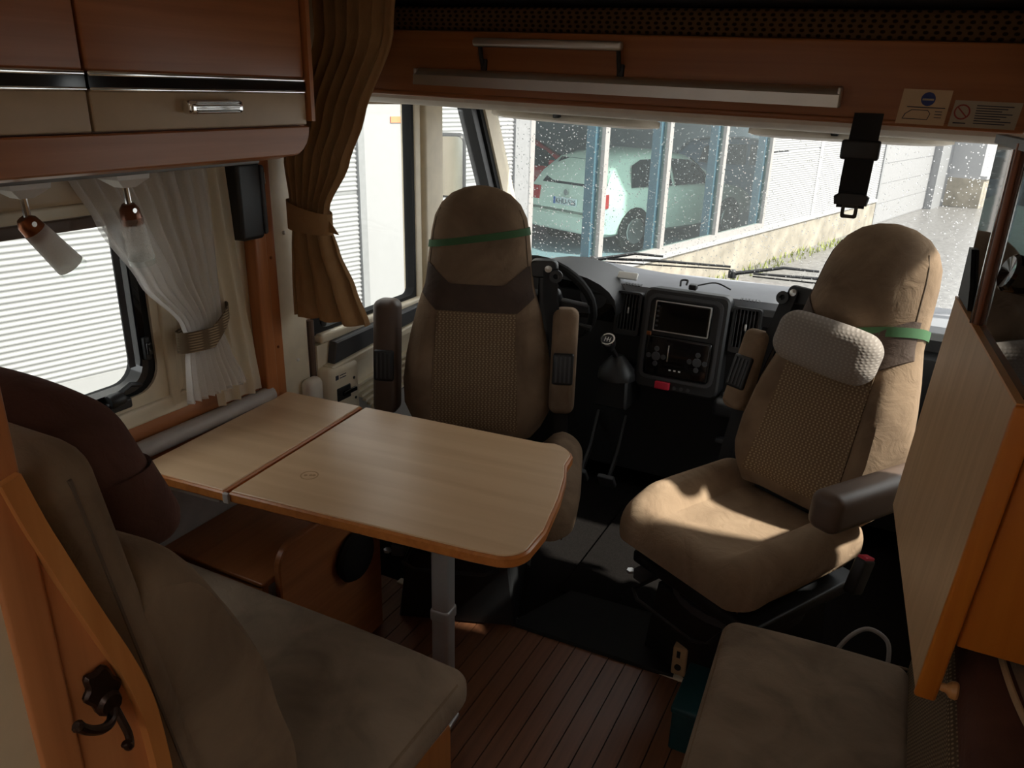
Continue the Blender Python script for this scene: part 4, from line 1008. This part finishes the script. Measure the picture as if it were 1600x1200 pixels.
sp = thing('wall_speaker', 'small black speaker hanging at the top of the wooden pillar', 'speaker', (-1.6, 1.6, 1.2))
part('cabinet', grbox((LX+.005, 1.530, 1.20), (-1.575, 1.615, 1.405), .012, 3), 'black', sp)
part('grille', grbox((-1.625, 1.612, 1.21), (-1.573, 1.628, 1.395), .008, 3), 'darkgrey', sp)
part('badge', gbox((-1.580, 1.6275, 1.345), (-1.576, 1.629, 1.375)), 'white_pl', sp, smooth=0)

# ================================================================== CURTAINS
def curtain_sheet(rows, npl, nx, amp, axis, thick=.0015):
    """rows: (z, a0, a1, base, ampscale); axis 'x': runs along x at y=base ; 'y': runs along y at x=base"""
    V, F = [], []
    for (z, a0, a1, base, am) in rows:
        for i in range(nx+1):
            u = i/nx; ph = 2*PI*npl*u
            o = amp*am*(sin(ph)+.35*sin(ph*2.1+1.3+z*3)); a = a0+(a1-a0)*(u+.25/npl*sin(ph*1.0+.7)*.6)
            zz = z(u) if callable(z) else z
            V.append((a, base+o, zz) if axis == 'x' else (base+o, a, zz))
    nr = len(rows)
    for j in range(nr-1):
        for i in range(nx):
            k = j*(nx+1)+i; F.append((k, k+1, k+nx+2, k+nx+1))
    return V, F
def rows_interp(keys, n):
    out = []
    for j in range(n+1):
        z = keys[0][0]+(keys[-1][0]-keys[0][0])*j/n
        for a, b in zip(keys, keys[1:]):
            if (a[0]-z)*(b[0]-z) <= 1e-9:
                t = 0 if a[0] == b[0] else (z-a[0])/(b[0]-a[0]); t2 = t*t*(3-2*t)*.5+t*.5
                out.append((z,)+tuple(a[k]+(b[k]-a[k])*t2 for k in range(1, 5))); break
    return out
ct = thing('cab_curtain', 'tan cab curtain gathered by a matching band beside the driver seat', 'curtain', (-1.5, 1.76, .93))
k1 = rows_interp([(1.98, -1.50, -1.20, 1.76, .9), (1.72, -1.49, -1.235, 1.76, 1.), (1.52, -1.575, -1.33, 1.755, 1.), (1.40, -1.615, -1.385, 1.75, .9), (1.275, -1.598, -1.460, 1.745, .55), (1.21, -1.598, -1.465, 1.745, .55)], 30)
cu_s = part('upper_cloth', curtain_sheet(k1, 7, 150, .020, 'x'), 'tan', ct, smooth=180)
k2 = rows_interp([(1.235, -1.598, -1.465, 1.747, .55), (1.15, -1.61, -1.44, 1.75, .8), (1.05, -1.618, -1.39, 1.75, .95), (.945, -1.622, -1.345, 1.75, 1.)], 16)
lw = part('lower_cloth', curtain_sheet(k2, 3.5, 120, .024, 'x'), 'tan', ct, smooth=180)
for o in (cu_s, lw):
    md = o.modifiers.new('thickness', 'SOLIDIFY'); md.thickness = .003
bandr = []
for k in range(28):
    a = 2*PI*k/28; x = -1.531+.074*cos(a); y = 1.745+.036*sin(a); zc = 1.243-.10*(x+1.5)*.0
    bandr.append([(x, y, 1.205-.06*(x+1.53)), (x, y, 1.275-.22*(x+1.53)), (x+.003*cos(a), y+.003*sin(a), 1.275-.22*(x+1.53)), (x+.003*cos(a), y+.003*sin(a), 1.205-.06*(x+1.53))])
V, F = gloft(bandr, False); b0 = 27*4
for j in range(4): F.append((b0+j, b0+(j+1) % 4, (j+1) % 4, j))
tbd = part('tie_band', (V, F), 'tan', ct)
part('tie_flap', gext([(-1.462, 1.25), (-1.425, 1.205), (-1.459, 1.210)], 'y', 1.738, 1.742), 'tan', tbd)
sc2 = thing('window_curtain', 'white sheer curtain with cream lining tied back at the dinette window', 'curtain', (-1.58, 1.4, .78))
k3 = rows_interp([(1.42, 1.06, 1.44, -1.585, .9), (1.30, 1.115, 1.44, -1.583, 1.), (1.15, 1.20, 1.435, -1.58, 1.), (1.03, 1.295, 1.43, -1.575, .7), (.985, 1.305, 1.425, -1.572, .55), (.93, 1.295, 1.445, -1.575, .8), (.82, 1.285, 1.49, -1.575, 1.1)], 36)
a_ = part('sheer_cloth', curtain_sheet(k3, 9, 140, .013, 'y'), 'sheer', sc2, smooth=180)
k4 = rows_interp([(1.42, 1.36, 1.505, -1.60, 1.), (1.25, 1.375, 1.515, -1.60, 1.), (1.03, 1.39, 1.53, -1.598, 1.), (.90, 1.39, 1.55, -1.598, 1.), (.765, 1.40, 1.565, -1.598, 1.)], 20)
b_ = part('lining', curtain_sheet(k4, 3, 60, .010, 'y'), 'lining', sc2, smooth=180)
part('hem', gtube([(-1.575+.012*sin(k*1.9), 1.285+.205*k/16, .822) for k in range(17)], .004, 6), 'sheer', sc2)
tie = []
for k in range(24):
    a = 2*PI*k/24; y = 1.372+.082*cos(a); x = -1.583+.032*sin(a); lift = .055*max(0, cos(a))
    wd_ = .030-.012*max(0, cos(a))
    tie.append([(x, y, .985-wd_+lift), (x, y, .985+wd_*.8+lift), (x+.003*sin(a), y+.003*cos(a), .985+wd_*.8+lift), (x+.003*sin(a), y+.003*cos(a), .985-wd_+lift)])
V, F = gloft(tie, False); b0 = 23*4
for j in range(4): F.append((b0+j, b0+(j+1) % 4, (j+1) % 4, j))
part('tieback', (V, F), 'tieback', sc2, label='ribbed brown tieback')

# ================================================================== RIGHT SIDE
rb = thing('side_bench', 'grey brown side bench cushion beside the aisle on the right', 'bench', (.03, 1.2, 0))
def rf(x, y, z):
    if z > .43: z += .010*(1-((x-.0)/.25)**2)
    return (x, y, z)
c_ = part('seat_cushion', gxf(grbox((-.215, .55, .385), (.178, 1.585, .475), .035, 3, 10, rf), rot_about((0, 1.57, 0), 'Z', 3)), 'suede_grey', rb)
part('piping', gtube([(-.150, .6, .466), (-.196, 1.40, .466), (-.204, 1.53, .466), (-.190, 1.562, .464), (-.15, 1.575, .462), (.17, 1.593, .462)], .003, 6), 'suede', c_)
part('bench_box', gxf(gbox((-.17, .56, 0), (RX-.04, 1.55, .385)), rot_about((0, 1.57, 0), 'Z', 0)), 'cherry', rb, smooth=0)
part('back_cushion', grbox((.172, .55, .40), (.25, 1.62, .74), .02, 3, 6, lambda x, y, z: (x+.06*(z-.47), y, z)), 'insert_y', rb, label='woven patterned back cushion')
hh = thing('side_headrest', 'dark brown headrest with beige piping above the right side bench', 'headrest', (.30, 1.2, .75))
part('headrest_pad', grbox((.192, .62, .738), (.345, 1.335, .825), .03, 3, 4), 'headrest', hh)
part('piping', gtube(smooth_path([(.232, 1.325, .815), (.234, 1.26, .826), (.240, 1.17, .828), (.252, 1.08, .828), (.272, 1.0, .828), (.30, .93, .828)]), .005, 8), 'piping', hh)
part('centre_panel', gext([(.245, 1.30), (.250, 1.18), (.262, 1.09), (.284, 1.01), (.335, .94), (.340, 1.31)], 'z', .815, .832, .004), 'suede_grey', hh)
# pale partition panel with knob, cabinet and smoked glass above
pn = thing('partition_cabinet', 'pale wood partition panel with orange wood cabinet front at the right edge', 'cabinet', (.12, 1.45, .75))
N_, F_ = Vector((.139, 1.137, 0)), Vector((.081, 1.767, 0))
dv = (F_-N_).normalized(); nv = Vector((dv.y, -dv.x, 0))
def pp(s, o, z): v = N_+dv*s+nv*o; return (v.x+.058*(min(z, 1.24)-.75), v.y, z)   # leans a little outwards
LEN = (F_-N_).length
def pbox(s0, s1, o0, o1, z0, z1):
    v = [pp(s0,o0,z0), pp(s1,o0,z0), pp(s1,o1,z0), pp(s0,o1,z0), pp(s0,o0,z1), pp(s1,o0,z1), pp(s1,o1,z1), pp(s0,o1,z1)]
    return v, [(3,2,1,0),(4,5,6,7),(0,1,5,4),(1,2,6,5),(2,3,7,6),(3,0,4,7)]
part('panel', pbox(.004, LEN, 0, .016, .752, 1.232), 'ash', pn, smooth=0)
part('panel_top_edge', pbox(0, LEN, -.001, .017, 1.232, 1.236), 'knobwood', pn, smooth=0)
part('panel_edge', grbox((.136, 1.128, .750), (.166, 1.142, 1.234), .005, 2, 0, lambda x, y, z: (x+.058*(z-.75), y, z)), 'orange_wood', pn)
part('front_board', grbox((.170, 1.150, .842), (RX-.005, 1.170, 1.215), .004, 2, 0, lambda x, y, z: (x+(.058*(z-.75) if x < .2 else 0), y, z)), 'orange_wood', pn)
part('shelf_board', gext([(.165, 1.15), (RX-.005, 1.15), (RX-.005, 1.76), (.115, 1.76)], 'z', 1.195, 1.213), 'cherry', pn)
part('floor_board', gext([(.165, 1.17), (RX-.005, 1.17), (RX-.005, 1.76), (.115, 1.76)], 'z', .845, .86), 'cherry', pn)
part('knob', glathe([(.0, 0), (.006, 0), (.007, .008), (.013, .014), (.014, .021), (.010, .027), (0, .028)], (.168, 1.138, .775), 'x', 16), 'knobwood', pn)
part('lock', glathe([(.0, 0), (.008, 0), (.008, -.006), (.005, -.008), (0, -.008)], (.205, 1.150, 1.175), 'y', 12), 'chrome', pn)
sg = thing('glass_divider', 'smoked glass divider in a brown metal frame on the partition panel', 'glass panel', (.12, 1.5, 1.24))
part('smoked_pane', pbox(.02, LEN-.002, .010, .015, 1.236, 1.535), 'smoked', sg, smooth=0)
part('post', gtube([(.139, 1.548, 1.236), (.139, 1.548, 1.54)], .008, 12), 'brownmetal', sg)
part('chrome_edge', gtube([(.1285, 1.552, 1.236), (.1285, 1.552, 1.53)], .0028, 8), 'chrome', sg)
part('top_rail', pbox(.0, LEN, .004, .022, 1.530, 1.546), 'greymetal', sg, smooth=0)
qs = [(.50, 1.238), (LEN-.001, 1.238), (LEN-.001, 1.335), (LEN-.03, 1.335), (.53, 1.275)]
part('corner_bracket', gloft([[pp(a, .003, z) for a, z in qs], [pp(a, .0095, z) for a, z in qs]]), 'black', sg)
kl = thing('reading_lamp', 'small black round reading lamp at the right edge before the glass divider', 'lamp', (.165, 1.187, 1.386))
part('lamp_head', gxf(glathe([(.0, -.03), (.016, -.03), (.023, -.018), (.025, .012), (.021, .016), (0, .012)], (0, 0, 0), 'z', 20), Matrix.Translation((.138, 1.185, 1.392)) @ Matrix.Rotation(R(-75), 4, 'Y') @ Matrix.Rotation(R(15), 4, 'X')), 'blackgloss', kl)
part('lamp_stem', gtube([(.150, 1.185, 1.388), (.178, 1.187, 1.386)], .007, 8), 'black', kl)

# ================================================================== SMALL THINGS ON THE FLOOR
solo('rubber_mat', gext([(-.905, 1.845), (-.375, 1.858), (-.40, 2.12), (-.80, 2.10)], 'z', -.010, .012, .004), 'rubber', 'black rubber step mat between the two cab seats', 'mat')
solo('aisle_carpet', grbox((-.84, 2.10, -.012), (-.42, 2.80, .002), .004), 'carpet', 'dark brown carpet strip in the cab between the seats', 'carpet')
tbx = thing('metal_box', 'dark teal metal box on the floor by the passenger seat', 'box', (-.22, 1.80, 0))
part('box_body', grbox((-.315, 1.60, .0), (-.215, 1.785, .12), .006), 'teal', tbx)
part('box_lid', grbox((-.319, 1.596, .119), (-.212, 1.79, .138), .006), 'teal', tbx)
part('box_latch', glathe([(.006, 0), (.006, -.004), (0, -.005)], (-.316, 1.70, .09), 'x', 8), 'alu', tbx)
skt = thing('wall_socket', 'beige socket box beside the teal metal box', 'socket', (-.36, 1.88, 0))
part('socket_body', grbox((-.385, 1.86, .015), (-.342, 1.93, .11), .006), 'socket', skt)
part('socket_hole', glathe([(.010, 0), (.010, -.003), (0, -.003)], (-.365, 1.86, .045), 'y', 10), 'black', skt)
part('socket_slot', gbox((-.372, 1.8585, .078), (-.362, 1.8605, .10)), 'black', skt, smooth=0)
solo('grey_cable', gtube(smooth_path([(.02, 1.64, .40), (.05, 1.66, .455), (.085, 1.68, .475), (.125, 1.67, .465), (.135, 1.645, .43), (.13, 1.63, .38)]), .005, 8), 'cable', 'grey cable loop behind the right side bench cushion', 'cable')
solo('thin_wire', gtube(smooth_path([(-.40, 2.02, .06), (-.47, 2.05, .15), (-.46, 2.10, .17), (-.40, 2.10, .15)]), .0025, 6), 'cable', 'thin wire beside the passenger seat pedestal', 'wire')
